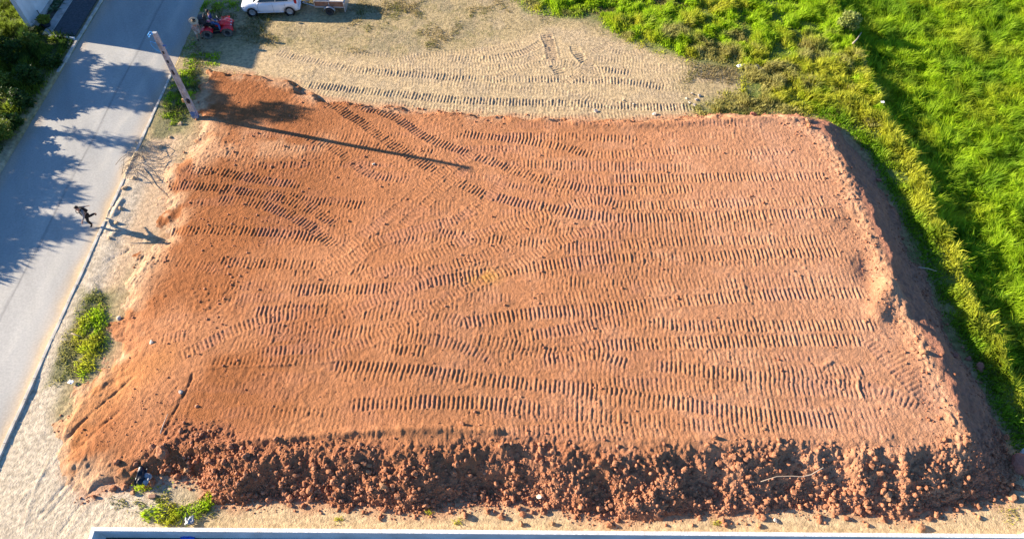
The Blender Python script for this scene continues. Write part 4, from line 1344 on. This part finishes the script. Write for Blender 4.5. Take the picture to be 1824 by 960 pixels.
# meadow above the fill
def mead(x, y): return sst(-.8, 1.6, sdf(LAWN, x, y) + 1.8 * (fbm(x * .7, y * .7, 221, 3) - .5)) * sst(.3, -.3, dT(x, y)) * sst(22.9, 22.0, x)
grass('meadow_grass', 260000, (-3, 23, 30, 48), lambda x, y: mead(x, y) * (.35 + .65 * sst(.3, .55, clump(x, y, 222))) * inview(x, y, 0),
      lambda x, y: .08 + .60 * mead(x, y) * sst(.2, .75, clump(x, y, 222)) * (.35 + .65 * sst(30, 38, y + x * .15)), lambda x, y: gmix(gmix(YEL, LUSH, sst(.35, .6, fbm(x * .6, y * .6, 224, 3) + .014 * (y - 36))), DRY, np.clip(.9 * sst(.62, .40, fbm(x * .8, y * .8, 225, 3) + .030 * (y - 36) + .008 * (x - 8)), 0, 1)),
      .045, 3, zg, 'mixed green and straw coloured grass above the sandy strip')
# thin dry grass on the sand
def dry(x, y): return sst(.1, -1.2, sdf(SAND, x, y)) * sst(.35, -.3, dT(x, y)) * sst(-20.9, -20, x) * (.15 + .85 * sst(.42, .62, fbm(x * .6, y * .6, 231, 4)))
grass('dry_grass', 120000, (-21, 14, 30.5, 48), lambda x, y: dry(x, y) * inview(x, y, 0), lambda x, y: .06 + .13 * sst(.42, .65, fbm(x * .6, y * .6, 231, 4)),
      lambda x, y: gmix((.34, .27, .12), (.20, .19, .05), sst(.42, .62, fbm(x * .9, y * .9, 232, 3))), .035, 4, zg, 'short dry straw coloured grass scattered on sandy ground')


def patch(name, poly, n, h, cols, label, seed, fall=.5, wd=.035, zf=zmax):
    W_ = pxs(poly)
    a = np.array(W_)
    bx = (a[:, 0].min() - .6, a[:, 0].max() + .6, a[:, 1].min() - .6, a[:, 1].max() + .6)
    f = lambda x, y: sst(-.15, fall, sdf(W_, x, y) + .7 * (fbm(x * 1.6, y * 1.6, seed, 3) - .5))
    grass(name, n, bx, lambda x, y: f(x, y) * sst(.25, .5, fbm(x * 1.8, y * 1.8, seed + 1, 3)), lambda x, y: h * (.35 + .65 * f(x, y) * fbm(x * 1.8, y * 1.8, seed + 1, 3) * 1.5),
          lambda x, y: gmix(cols[0], cols[1], sst(.35, .65, fbm(x * 1.2, y * 1.2, seed + 2, 3))), wd, seed, zf, label)


patch('verge_weeds', [(185, 535), (200, 560), (197, 605), (175, 660), (150, 680), (128, 650), (128, 600), (150, 560)], 14000, .32, (YEL, LUSH), 'bright green weeds on the verge between kerb and red fill', 301, .9)
patch('verge_grass', [(170, 500), (200, 530), (200, 600), (165, 670), (110, 690), (85, 690), (110, 610), (140, 540)], 12000, .15, ((.45, .40, .14), (.27, .29, .07)), 'thin olive grass along the kerb around the bright weeds', 311)
patch('verge_grass', [(315, 125), (362, 112), (360, 165), (350, 205), (300, 235), (285, 210), (300, 160)], 9000, .26, (LUSH, (.10, .14, .03)), 'green grass at the foot of the concrete pole', 321)
patch('verge_grass', [(355, 0), (430, 0), (425, 20), (400, 18), (370, 30), (345, 40)], 5000, .22, (DEEP, LUSH), 'dark green tufts on the verge behind the quad bike', 331, .3)
patch('verge_grass', [(322, 100), (345, 95), (392, 95), (392, 118), (330, 118)], 4500, .2, (DEEP, LUSH), 'dark green tufts in the shade below the quad bike', 341, .3)
patch('verge_grass', [(330, 55), (352, 70), (345, 100), (318, 105), (322, 75)], 1500, .16, (DEEP, DRY), 'sparse tufts along the road edge beside the standing person', 351, .3)
patch('wall_weeds', [(240, 862), (300, 858), (300, 880), (250, 885)], 2600, .26, (LUSH, YEL), 'yellow green weeds at the foot of the fill corner', 361, .3)
patch('wall_weeds', [(260, 910), (300, 895), (345, 890), (380, 885), (388, 910), (355, 925), (330, 938), (262, 936)], 5200, .30, (LUSH, YEL), 'lush weeds against the top of the low white wall', 371, .35)
patch('wall_weeds', [(190, 870), (260, 870), (380, 880), (395, 930), (250, 935), (190, 900)], 12000, .15, (DRY, (.26, .27, .06)), 'thin dry weeds on the sandy corner above the white wall', 381, .6)
patch('wall_weeds', [(1770, 900), (1824, 880), (1840, 950), (1780, 945)], 1800, .14, (YEL, DRY), 'thin weeds on sand at the lower right corner', 391, .5)
for k, (u, v, lab) in enumerate(((605, 925, 'small green weed left of the middle of the sand strip'), (765, 912, 'tiny green weed beside loose clods on the sand strip'), (815, 930, 'tiny weed touching the white coping'), (1275, 932, 'pale thin weed near the white coping'))):
    p = at(u, v)
    rg = np.random.default_rng(400 + k)
    n = 40
    V, F, C = blades(n, p.x + rg.normal(0, .10, n), p.y + rg.normal(0, .06, n), np.full(n, p.z - .02), rg.uniform(.06, .16, n), np.full(n, .03), rg.uniform(0, 6.28, n), np.full(n, .6), np.tile(YEL, (n, 1)), k)
    tag(link('weed', arr_mesh('weed', V, F, M['grass'], C)), lab, 'weed')

# left-hand undergrowth beyond the road
def lft(x, y): return sst(-28.15, -28.8, x) * sst(15, 17, y) * (1 - sst(38.2, 38.9, y) * sst(-31.0, -30.6, x)) * np.where((x > -31.6) & (y > 39.4), 0, 1)
grass('roadside_grass', 95000, (-37, -28.1, 15, 47), lambda x, y: lft(x, y) * inview(x, y, 0, 2.5) * sst(.2, .45, clump(x, y, 241)), lambda x, y: (.15 + .55 * sst(.3, .7, clump(x, y, 241))) * (.45 + .55 * sst(-28.6, -30, x)),
      lambda x, y: gmix((.05, .10, .015), (.20, .27, .03), sst(.38, .62, fbm(x * .6, y * .6, 243, 3))), .05, 5, zg, 'rank roadside grass on the far side of the road')


def leaves(n, P0, size, asp, C, seed, droop=.4):
    """n leaf blades: pointed four-sided leaves around the given points"""
    rg = np.random.default_rng(seed)
    az = rg.uniform(0, 2 * np.pi, n); el = rg.normal(.1 - droop * .5, .5, n)
    d = np.stack([np.cos(az) * np.cos(el), np.sin(az) * np.cos(el), np.sin(el)], 1)
    s = np.cross(d, rg.normal(0, 1, (n, 3))); s /= np.linalg.norm(s, axis=1, keepdims=True) + 1e-6
    L = (size * rg.uniform(.6, 1.4, n))[:, None]
    V = np.stack([P0, P0 + d * L * .45 + s * L * asp, P0 + d * L, P0 + d * L * .45 - s * L * asp], 1).reshape(-1, 3)
    i = np.arange(n)[:, None] * 4
    F = np.concatenate([i + [0, 1, 2], i + [0, 2, 3]], 1).reshape(-1, 3)
    return V, F, np.repeat(C, 4, 0)


def crown_pts(n, blobs, rg):
    w = np.array([b[3] ** 2 for b in blobs]); w = w / w.sum()
    k = rg.choice(len(blobs), n, p=w)
    B = np.array(blobs)[k]
    d = rg.normal(0, 1, (n, 3)); d /= np.linalg.norm(d, axis=1, keepdims=True)
    r = rg.uniform(.35, 1.0, n) ** .5
    return B[:, :3] + d * (B[:, 3] * r)[:, None] * np.array([1, 1, .8])


def tree(name, x, y, hgt, zlo, rad, n, size, asp, label, cat, group=None, cols=((.035, .085, .012), (.10, .16, .02)), seed=0, nb=9, trunk=.14, sq=1.0):
    rg = np.random.default_rng(seed)
    z0 = hz(x, y) - .05
    root = empty(name, (x, y, z0), 0, label, cat, group)
    blobs = []
    tr = MB()
    tr.tube([(0, 0, -.2), (.03, .02, hgt * .3), (-.04, .05, hgt * .6), (.02, 0, hgt * .9)], [trunk, trunk * .75, trunk * .5, trunk * .15], 8)
    for k in range(nb):
        t = zlo + (hgt - zlo) * (k + .5) / nb
        a = k * 2.4 + rg.uniform(0, .8)
        rr = rad * (.55 + .45 * math.sin(math.pi * min(1, (k + 1) / nb))) * rg.uniform(.35, .75)
        c = (rr * math.cos(a), rr * math.sin(a) * sq, t)
        blobs.append((*c, rad * rg.uniform(.30, .52)))
        tr.tube([(0, 0, max(.1, t - hgt * .18)), (c[0] * .5, c[1] * .5, t - hgt * .06), c], [trunk * .35, trunk * .25, trunk * .08], 6)
    tr.build('trunk', M['bark'], root, True)
    P0 = crown_pts(n, blobs, rg)
    C = np.array(cols[0]) + (np.array(cols[1]) - np.array(cols[0])) * rg.uniform(0, 1, (n, 1))
    V, F, C = leaves(n, P0, size, asp, C, seed + 1)
    link('crown', arr_mesh('crown', V, F, M['leaf'], C), root)
    return root


G1 = 'trees beyond the left edge that shade the road'
for k, (x, y, hh, zl, rd, n, sz, asp) in enumerate(((-35.0, 36.0, 8.2, 1.6, 1.9, 4800, .34, .16), (-37.5, 37.9, 7.0, 1.0, 2.0, 5000, .34, .16), (-35.2, 31.9, 5.4, 3.4, .9, 350, .40, .12), (-33.5, 29.0, 2.9, .3, 1.5, 5000, .36, .12), (-34.3, 27.2, 3.4, .2, 1.7, 6000, .40, .11),
                                               (-34.3, 24.8, 3.8, .2, 1.7, 6000, .46, .09), (-33.5, 22.6, 2.9, .2, 1.5, 4500, .46, .09), (-33.0, 34.2, 2.8, .3, 1.3, 3500, .30, .16), (-31.5, 20.8, 2.0, .2, 1.0, 1800, .42, .09))):
    tree('roadside_tree', x, y, hh, zl, rd, n, sz, asp, 'leafy tree beyond the left edge whose shadow falls across the road', 'tree', G1, seed=500 + k, sq=.8)
SH = 'bushes in the roadside undergrowth'
for k, (u, v, hh, rd, n, lab, cl) in enumerate(((25, 105, 1.3, .9, 1500, 'dark shaded bush below the white building', 0), (62, 150, 1.2, .8, 1300, 'dark bush hanging over the pale kerb on the far roadside', 0), (8, 165, 1.2, .9, 1400, 'sunlit yellow green bush at the left edge below the dark bushes', 1),
                                            (45, 190, 1.0, .7, 1100, 'dark green bush right beside the road, halfway along the undergrowth', 0), (5, 245, 1.0, .7, 1100, 'pale sunlit bush low at the left edge beside the road', 1), (95, 118, .7, .6, 800, 'low bush at the end of the pale kerb stones', 0), (28, 225, .8, .55, 800, 'small bush overhanging the road edge near the left border', 0),
                                            (60, 85, .9, .7, 1100, 'half sunlit bush just below the corner of the white building', 1))):
    x, y, z = at(u, v)
    cols = ((.025, .065, .010), (.06, .11, .016)) if cl == 0 else ((.10, .15, .02), (.26, .30, .04))  # sunlit bushes get brighter leaves: the light is put into the colour
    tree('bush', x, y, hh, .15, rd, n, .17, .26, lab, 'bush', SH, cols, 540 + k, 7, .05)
# shrub on the bank at the top
x, y, z = at(1503, 55)
tree('shrub', x, y, 1.3, .3, .72, 1500, .15, .36, 'rounded pale leafy shrub at the top of the grass bank', 'shrub', None, ((.24, .30, .06), (.36, .38, .11)), 561, 8, .05)


def rosette(u, v, r, n, lab, cols, seed):
    p = at(u, v)
    rg = np.random.default_rng(seed)
    root = empty('border_plant', (p.x, p.y, .12), 0, lab, 'plant', 'plants in the border along the white wall')
    for k in range(n):
        a = k * 2.4
        e = .35 + .8 * (k / n)
        L = r * (1.1 - .5 * k / n)
        m = MB()
        d = Vector((math.cos(a), math.sin(a), 0)); s = Vector((-d.y, d.x, 0))
        rows = []
        for t, w in ((0, .03), (.35, .085), (.7, .07), (1, .004)):
            c = d * (L * t * math.cos(e * (1 - .5 * t))) + Vector((0, 0, L * t * math.sin(e) * (1.1 - .75 * t) + .05))
            rows.append([m.bm.verts.new(c - s * w * r * 1.5), m.bm.verts.new(c + Vector((0, 0, -.02))), m.bm.verts.new(c + s * w * r * 1.5)])
        for p0, p1 in zip(rows[:-1], rows[1:]):
            for i in range(2): m.bm.faces.new((p0[i], p0[i + 1], p1[i + 1], p1[i]))
        o = m.build('leaf', M['leaf' + ('_dark' if k % 3 else '_grey')], root)
    MB().lathe([(.05, -.1), (.06, .06), (.02, .12)], 8).build('stem', M['bark'], root)


M['leaf_dark'] = mat('dark_plant_leaf', (.035, .075, .022), .5, .2, 6.0)
M['leaf_grey'] = mat('grey_plant_leaf', (.12, .17, .10), .5, .2, 6.0)
MB().box((-30.86, 46.5, .09), (.58, 13.5, .14)).build('plant_bed', M['yard']); tag(bpy.data.objects['plant_bed'], kind='structure')
for k, (u, v, r, lab) in enumerate(((96, 19, .55, 'dark rosette plant at the near end of the border by the white wall'), (92, 10, .6, 'dark rosette plant second from the near end of the border'), (104, 9, .5, 'grey leaved plant beside the footpath edge in the border'),
                                    (98, 2, .6, 'rosette plant in the border cut by the top edge'), (110, 1, .5, 'rosette plant between the border and the footpath at the top edge'))):
    rosette(u, v, r, 15, lab, None, 570 + k)
p = at(85, 48)
pt = empty('potted_bush', (p.x, p.y, .13), 0, 'round yellow green bush in a dark pot by the white wall corner', 'potted plant')
MB().lathe([(.20, 0), (.30, .30), (.32, .32), (.28, .32), (.26, .27), (0, .27)], 20).build('pot', M['pot'], pt, True)
rg = np.random.default_rng(580)
P0 = crown_pts(900, [(0, 0, .55, .36), (.15, .1, .6, .25), (-.15, -.05, .62, .25), (.05, -.15, .7, .22)], rg)
V, F, C = leaves(900, P0, .13, .25, np.array((.14, .17, .02)) + np.array((.16, .16, .02)) * rg.uniform(0, 1, (900, 1)), 581)
link('foliage', arr_mesh('foliage', V, F, M['leaf'], C), pt)
MB().tube([(0, 0, .2), (.02, 0, .5), (.0, .02, .75)], [.03, .025, .01], 6).build('stem', M['bark'], pt)


# ---------------------------------------------------------------- clods, stones and litter
def rock_mesh(name, m, sub, seed, ang=.35):
    rg = np.random.default_rng(seed)
    bm = bmesh.new()
    bmesh.ops.create_icosphere(bm, subdivisions=sub, radius=1)
    off = rg.uniform(0, 50, 3)
    for _ in range(8 if sub > 1 else 3):             # chip flat faces off the lump
        d = Vector(rg.normal(0, 1, 3)).normalized(); c = rg.uniform(.42, .8)
        for v in bm.verts:
            t = v.co.dot(d)
            if t > c: v.co -= d * (t - c) * .9
    for v in bm.verts:
        q = v.co
        f = float(fbm(np.array([q.x * 1.6 + off[0] + q.z]), np.array([q.y * 1.6 + off[1] - q.z]), seed, 3)[0])
        v.co = q * (1 + ang * (f - .5) * 2)
    s = (rg.uniform(.85, 1.2), rg.uniform(.8, 1.05), rg.uniform(.6, .9))
    for v in bm.verts: v.co = Vector((v.co.x * s[0], v.co.y * s[1], v.co.z * s[2]))
    me = bpy.data.meshes.new(name)
    bm.to_mesh(me); bm.free()
    me.materials.append(m)
    if sub > 1:
        for p in me.polygons: p.use_smooth = False
    return me


def put(me, name, p, r, label, cat, group=None, sink=.25, flat=None):
    o = link(name, me)
    o.location = (p[0], p[1], p[2] + r * (.55 - sink))
    o.rotation_euler = (random.uniform(-.5, .5), random.uniform(-.5, .5), random.uniform(0, 6.28))
    o.scale = (r, r, r) if flat is None else (r * flat[0], r * flat[1], r * flat[2])
    return tag(o, label, cat, group)


big = {k: [rock_mesh('rock', M[k], 3, 600 + i + 17 * j, .4) for i in range(2)] for j, k in enumerate(('tanrock', 'redrock', 'palerock', 'clod', 'sandlump'))}
UNIQ = [
    (684, 868, .26, 'tanrock', 'large tan boulder low on the left half of the rubble slope'), (656, 828, .15, 'tanrock', 'pair of tan rocks high on the slope, upper of the two'), (656, 840, .14, 'tanrock', 'tan rock directly below another high on the rubble slope'),
    (284, 806, .34, 'clod', 'biggest earth lump at the left end of the rubble slope'), (332, 836, .16, 'tanrock', 'tan rock in the hollow at the left end of the slope'), (318, 848, .13, 'clod', 'brown clod at the foot of the hollow near the weeds'),
    (1580, 884, .28, 'tanrock', 'large split tan lump low on the right part of the slope'), (960, 884, .13, 'palerock', 'whitish stone near the foot of the slope, middle of the picture'), (1114, 897, .14, 'tanrock', 'square tan stone at the foot of the slope right of the middle'),
    (1187, 899, .15, 'tanrock', 'light brown angular stone at the slope foot, right of the square one'), (893, 793, .14, 'clod', 'round dark clod standing on the crest of the slope'), (1105, 866, .12, 'tanrock', 'pale capped stone halfway down the middle of the slope'),
    (1815, 828, .42, 'redrock', 'large smooth reddish boulder at the shaded lower right corner'), (1803, 886, .20, 'tanrock', 'orange brown rock at the tip of the shaded slope'), (1637, 940, .20, 'tanrock', 'big tan clod alone on the sand near the right end of the wall'),
    (1745, 655, .22, 'redrock', 'reddish rock half hidden in the grass at the slope foot'), (828, 919, .16, 'clod', 'brown clod casting a shadow on the sand strip, middle left'), (929, 932, .14, 'tanrock', 'tan clod near the white coping left of the middle'),
    (985, 933, .13, 'tanrock', 'tan clod near the white coping, right neighbour of another'), (1288, 927, .12, 'clod', 'brown clod on the sand strip right of the middle'), (1352, 935, .12, 'tanrock', 'small tan clod by the coping right of the middle'), (1382, 928, .10, 'palerock', 'pale stone on sand left of the clods at the right'),
    (516, 888, .17, 'clod', 'brown clod rolled out on the sand left of the middle'), (1460, 922, .14, 'clod', 'brown clod with a long shadow at the slope foot on the right'), (1545, 934, .10, 'tanrock', 'small tan clod on sand by the coping at right'), (1743, 921, .13, 'tanrock', 'tan clod at the right end of the sand strip'),
    (237, 879, .16, 'brick', 'orange brown lump in the weeds at the lower left'), (1062, 199, .13, 'palerock', 'white stone where the sand meets the red fill at top'), (1165, 205, .12, 'palerock', 'pale stone on the upper edge of the fill, right of the white one'),
    (1342, 205, .20, 'redrock', 'reddish rock on the upper rim of the fill'), (1438, 217, .22, 'tanrock', 'pale rock on the top right corner of the fill'), (1440, 226, .15, 'clod', 'clod below the pale rock at the top right corner of the fill'),
    (270, 609, .10, 'palerock', 'pale pebble on the red earth right of the bright weeds'), (322, 698, .10, 'palerock', 'white pebble beside the thin groove on the left of the fill'), (212, 568, .11, 'palerock', 'pale pebble at the edge of the weeds'),
    (666, 293, .09, 'palerock', 'whitish stone on the fill below the shadow of the pole'), (1646, 628, .22, 'tanrock', 'tan lump on the crest of the right slope'), (1725, 640, .16, 'redrock', 'dark red rock at the foot of the right slope above the grass'), (1565, 322, .14, 'redrock', 'reddish rock in shade at the upper foot of the right slope'),
    (1700, 635, .14, 'redrock', 'grey red rock on the lower part of the right slope'), (690, 262, .07, 'tanrock', 'small tan pebble just above the shadow of the pole'), (1360, 765, .10, 'tanrock', 'tan stone near the front crest at right'),
]
for u, v, r, k, lab in UNIQ:
    if k == 'brick': k = 'tanrock'
    put(big[k][random.randrange(2)], 'rock', at(u, v), r, lab, 'rock', None, .2)
for k, (u, v, r) in enumerate(((1232, 168, .10), (1240, 178, .10), (1228, 184, .09), (1245, 172, .11), (1222, 176, .08), (1236, 188, .10), (1110, 180, .08), (1128, 186, .07))):
    put(big['palerock'][k % 2], 'pale_stone', at(u, v), r, 'small pale stone on the sand at the right end of the sandy strip', 'stone', 'pale stones on the sandy strip', .2)
for k, (u, v, r, lab) in enumerate(((207, 398, .15, 'sand lump behind the shadow of the walking person'), (215, 372, .16, 'sand lump on the verge above the walking person'), (222, 335, .18, 'sand lump by the buried kerb'), (208, 412, .14, 'sand lump just below the shadow of the walker'), (195, 425, .13, 'sand lump beside the road below the walker'),
                                   (240, 318, .16, 'sand lump under the brushwood'), (322, 222, .18, 'grey lump of rubble near the foot of the pole'), (286, 262, .2, 'grey lump of rubble beside the brushwood'), (303, 245, .14, 'grey rubble lump between pole and brushwood'))):
    put(big['sandlump'][k % 2], 'sand_lump', at(u, v), r * .85, lab, 'lump', None, .4)

# earth clods: the 300 largest one by one, the rest as rubble
rg = np.random.default_rng(77)
def clod_spots(n, seed):
    rg = np.random.default_rng(seed)
    x = rg.uniform(-20, 22, n * 14); y = rg.uniform(7.6, 32.2, n * 14)
    df, dn, dr = dist(TF, x, y), dist(TN, x, y), dist(TR, x, y)
    ins = inside(TOE, x, y)
    w = np.where(ins, sst(2.6, 1.2, df) * (.35 + .65 * sst(1.5, .4, df)) * sst(-16, -11.5, x) + .10 * sst(1.0, .2, dn) + .22 * sst(1.3, .2, dr) * sst(28, 20, y) + .10 * np.exp(-((dr - 3.2) / .5) ** 2) + .022 * sst(-9, -14, x) * sst(.45, .6, fbm(x * .5, y * .5, 701, 3)) + .006, .28 * sst(.55, .0, df) + .05 * sst(.5, 0, dn) + .08 * sst(.4, 0, dr))
    m = rg.uniform(0, 1, len(x)) < w
    return x[m][:n], y[m][:n]


cx_, cy_ = clod_spots(16000, 702)
rad = (.022 + .021 * rg.pareto(2.3, len(cx_)))
rad = np.clip(rad, .024, .15)
fr_ = dist(TF, cx_, cy_) < 3
rad = np.where(fr_, rad * 1.0, np.minimum(rad, .075))
order = np.argsort(-rad)
cm = [rock_mesh('clod', M['clod'], 2, 720 + i, .45) for i in range(6)]
for k in order[:300]:
    x, y, r = float(cx_[k]), float(cy_[k]), float(rad[k])
    df, dn, dr = (float(dist(t, np.array([x]), np.array([y]))[0]) for t in (TF, TN, TR))
    if not inside(TOE, np.array([x]), np.array([y]))[0] and df < 1.2: w = ('earth clod lying on the sand strip between the rubble slope and the white wall', 'clods on the sand strip')
    elif df < 1.0: w = ('earth clod in the lower half of the rubble slope along the bottom', 'clods low on the rubble slope')
    elif df < 2.9: w = ('earth clod in the upper half of the rubble slope along the bottom', 'clods high on the rubble slope')
    elif dr < 4.2: w = ('earth clod on the shaded right hand slope or its crest', 'clods on the right slope')
    elif dn < 1.2: w = ('earth clod on the upper rim of the red platform beside the sandy strip', 'clods on the upper rim')
    else: w = ('small earth clod scattered on the flat top of the red platform', 'clods on the flat platform')
    put(cm[k % 6], 'earth_clod', (x, y, top(x, y)), r, w[0], 'clod', w[1], .15)
rest = order[300:]
ico = bmesh.new(); bmesh.ops.create_icosphere(ico, subdivisions=1, radius=1)
bv = np.array([v.co for v in ico.verts]); bf = np.array([[v.index for v in f.verts] for f in ico.faces]); ico.free()
n = len(rest)
Vs = bv[None] * rad[rest][:, None, None] * rg.uniform(.65, 1.25, (n, len(bv), 1)) * np.array([1, 1, .8])
zz = np.array([top(float(cx_[k]), float(cy_[k])) for k in rest])
Vs += np.stack([cx_[rest], cy_[rest], zz + rad[rest] * .3], 1)[:, None, :]
Fs = bf[None] + (np.arange(n) * len(bv))[:, None, None]
cc = np.array([.30, .118, .06]) + (np.array([.44, .21, .115]) - np.array([.30, .118, .06])) * rg.uniform(0, 1, (n, 1))
tag(link('rubble', arr_mesh('rubble', Vs.reshape(-1, 3), Fs.reshape(-1, 3), M['rubble'], np.repeat(cc, len(bv), 0))), 'countless small crumbs of red earth over the slopes', 'rubble', kind='stuff')

# sticks
def stick(pts, r, label, name='branch', m='stick', cat='branch', lift=.04):
    q = []
    for (u, v) in pts:
        p = at(u, v); q.append(p + Vector((0, 0, lift + random.uniform(0, .03))))
    n = len(q)
    o = MB().tube(q, [r * (1 - .55 * i / (n - 1)) for i in range(n)], 7).build(name, M[m], None, True)
    return tag(o, label, cat)


stick([(1463, 836), (1445, 845), (1425, 852), (1408, 851), (1382, 850), (1352, 861)], .024, 'bent pale branch lying on the rubble slope at the right', lift=.22)
stick([(1513, 91), (1520, 84), (1528, 72)], .06, 'thick bleached piece of wood in the grass at the top of the bank', 'wood_piece', cat='wood', lift=.55)
stick([(1632, 482), (1648, 484), (1664, 489)], .03, 'thin pale stick at the edge of the grass beside the slope', lift=.25)
stick([(287, 773), (293, 755), (300, 738)], .03, 'short pale stick lying in a groove at the left of the fill', lift=.04)
stick([(136, 602), (144, 605), (154, 608)], .035, 'short dark stick in the verge weeds', m='twig', lift=.4)
stick([(255, 300), (278, 330), (300, 352)], .02, 'thin dark stick on the sand below the brushwood', m='twig', lift=.02)
bw = empty('brushwood', at(250, 285), 0, 'tangle of thin dry twigs lying on the verge by the road', 'brushwood')
rg2 = random.Random(5)
for k in range(26):
    a = rg2.uniform(0, 6.28); L = rg2.uniform(.5, 1.5)
    c = Vector((rg2.uniform(-.6, .6), rg2.uniform(-1.3, 1.0), .03))
    d = Vector((math.cos(a), math.sin(a), 0))
    MB().tube([c - d * L * .5, c - d * L * .2 + Vector((0, 0, rg2.uniform(.1, .4))), c + d * L * .2 + Vector((rg2.uniform(-.15, .15), rg2.uniform(-.15, .15), rg2.uniform(.15, .55))), c + d * L * .5 + Vector((0, 0, rg2.uniform(0, .4)))], [.016, .013, .01, .005], 5).build('twig', M['twig'], bw)
# ash heap and litter
p = at(1346, 124)
ah = MB()
r = bmesh.ops.create_icosphere(ah.bm, subdivisions=4, radius=1)
for v in r['verts']:
    f = float(fbm(np.array([v.co.x * 3 + 9]), np.array([v.co.y * 3 + v.co.z]), 801, 4)[0])
    v.co = Vector((v.co.x * .75, v.co.y * .42, max(-.1, v.co.z) * .22)) * (.7 + .6 * f)
ao = ah.build('ash_heap', M['ash'], None, False, loc=p); tag(ao, 'flat heap of grey ash and burnt litter at the meadow edge', 'ash heap')
ao.rotation_euler = (0, 0, R(-28))
for k in range(9):
    a = rg2.uniform(0, 3.1); L = rg2.uniform(.25, .6); c = Vector((rg2.uniform(-.5, .5), rg2.uniform(-.25, .25), .2))
    MB().tube([c - Vector((math.cos(a), math.sin(a), 0)) * L / 2, c + Vector((math.cos(a), math.sin(a), .2)) * L / 2], .014, 5).build('burnt_stick', M['stick' if k % 2 else 'dark'], ao)


def crumple(u, v, s, m, label, name, cat, seed, lift=.05):
    b = MB()
    r = bmesh.ops.create_grid(b.bm, x_segments=9, y_segments=9, size=.5)
    for q in r['verts']:
        f = fbm(np.array([q.co.x * 5 + seed]), np.array([q.co.y * 5]), seed, 3)[0]
        g = fbm(np.array([q.co.x * 3 + seed]), np.array([q.co.y * 3]), seed + 4, 2)[0]
        q.co = Vector(((q.co.x + .3 * (g - .5)) * s[0], (q.co.y + .3 * (f - .5)) * s[1], s[2] * f))
    o = b.build(name, M[m], None, True, loc=at(u, v) + Vector((0, 0, lift)))
    sm = o.modifiers.new('s', 'SOLIDIFY'); sm.thickness = .006
    o.rotation_euler = (0, 0, random.uniform(-.6, .6))
    tag(o, label, cat)


crumple(256, 851, (.35, .75, .45), 'blackbag', 'crumpled black plastic bag at the foot of the fill corner', 'plastic_bag', 'bag', 811)
crumple(262, 856, (.42, .42, .30), 'greybag', 'grey white crumpled plastic beside the black bag', 'plastic_sheet', 'litter', 812, .08)
crumple(340, 929, (.32, .30, .22), 'greybag', 'grey rag lying above the white wall', 'rag', 'litter', 813)
crumple(1317, 120, (.40, .22, .12), 'litter', 'white scrap of litter left of the ash heap', 'litter_scrap', 'litter', 814)
crumple(128, 682, (.24, .16, .1), 'litter', 'white scrap of litter on the verge below the weeds', 'litter_scrap', 'litter', 815)
crumple(1566, 194, (.2, .16, .1), 'litter', 'tiny white scrap in the grass above the right slope', 'litter_scrap', 'litter', 816, .45)
p = at(272, 884)
o = MB().box((0, 0, .05), (.27, .16, .12), .02).build('brick', M['brick'], None, loc=p, rz=.15); o.rotation_euler = (.15, .1, .15)
tag(o, 'broken clay brick lying in the weeds above the white wall', 'brick')
x, y = px(338, 955, -.55)
b = MB()
r = bmesh.ops.create_icosphere(b.bm, subdivisions=3, radius=1)
for q in r['verts']:
    f = fbm(np.array([q.co.x * 2 + 3]), np.array([q.co.y * 2 + q.co.z * 2]), 821, 3)[0]
    q.co = Vector((q.co.x * .26, q.co.y * .16, q.co.z * .15)) * (.6 + .8 * f)
o = b.build('blue_bundle', M['bluetarp'], None, True, loc=(x, y - .05, -.46)); tag(o, 'blue plastic bundle on the yard floor behind the low wall', 'bundle')

print('TRIS', sum(sum(len(p.vertices) - 2 for p in m.polygons) for m in bpy.data.meshes))
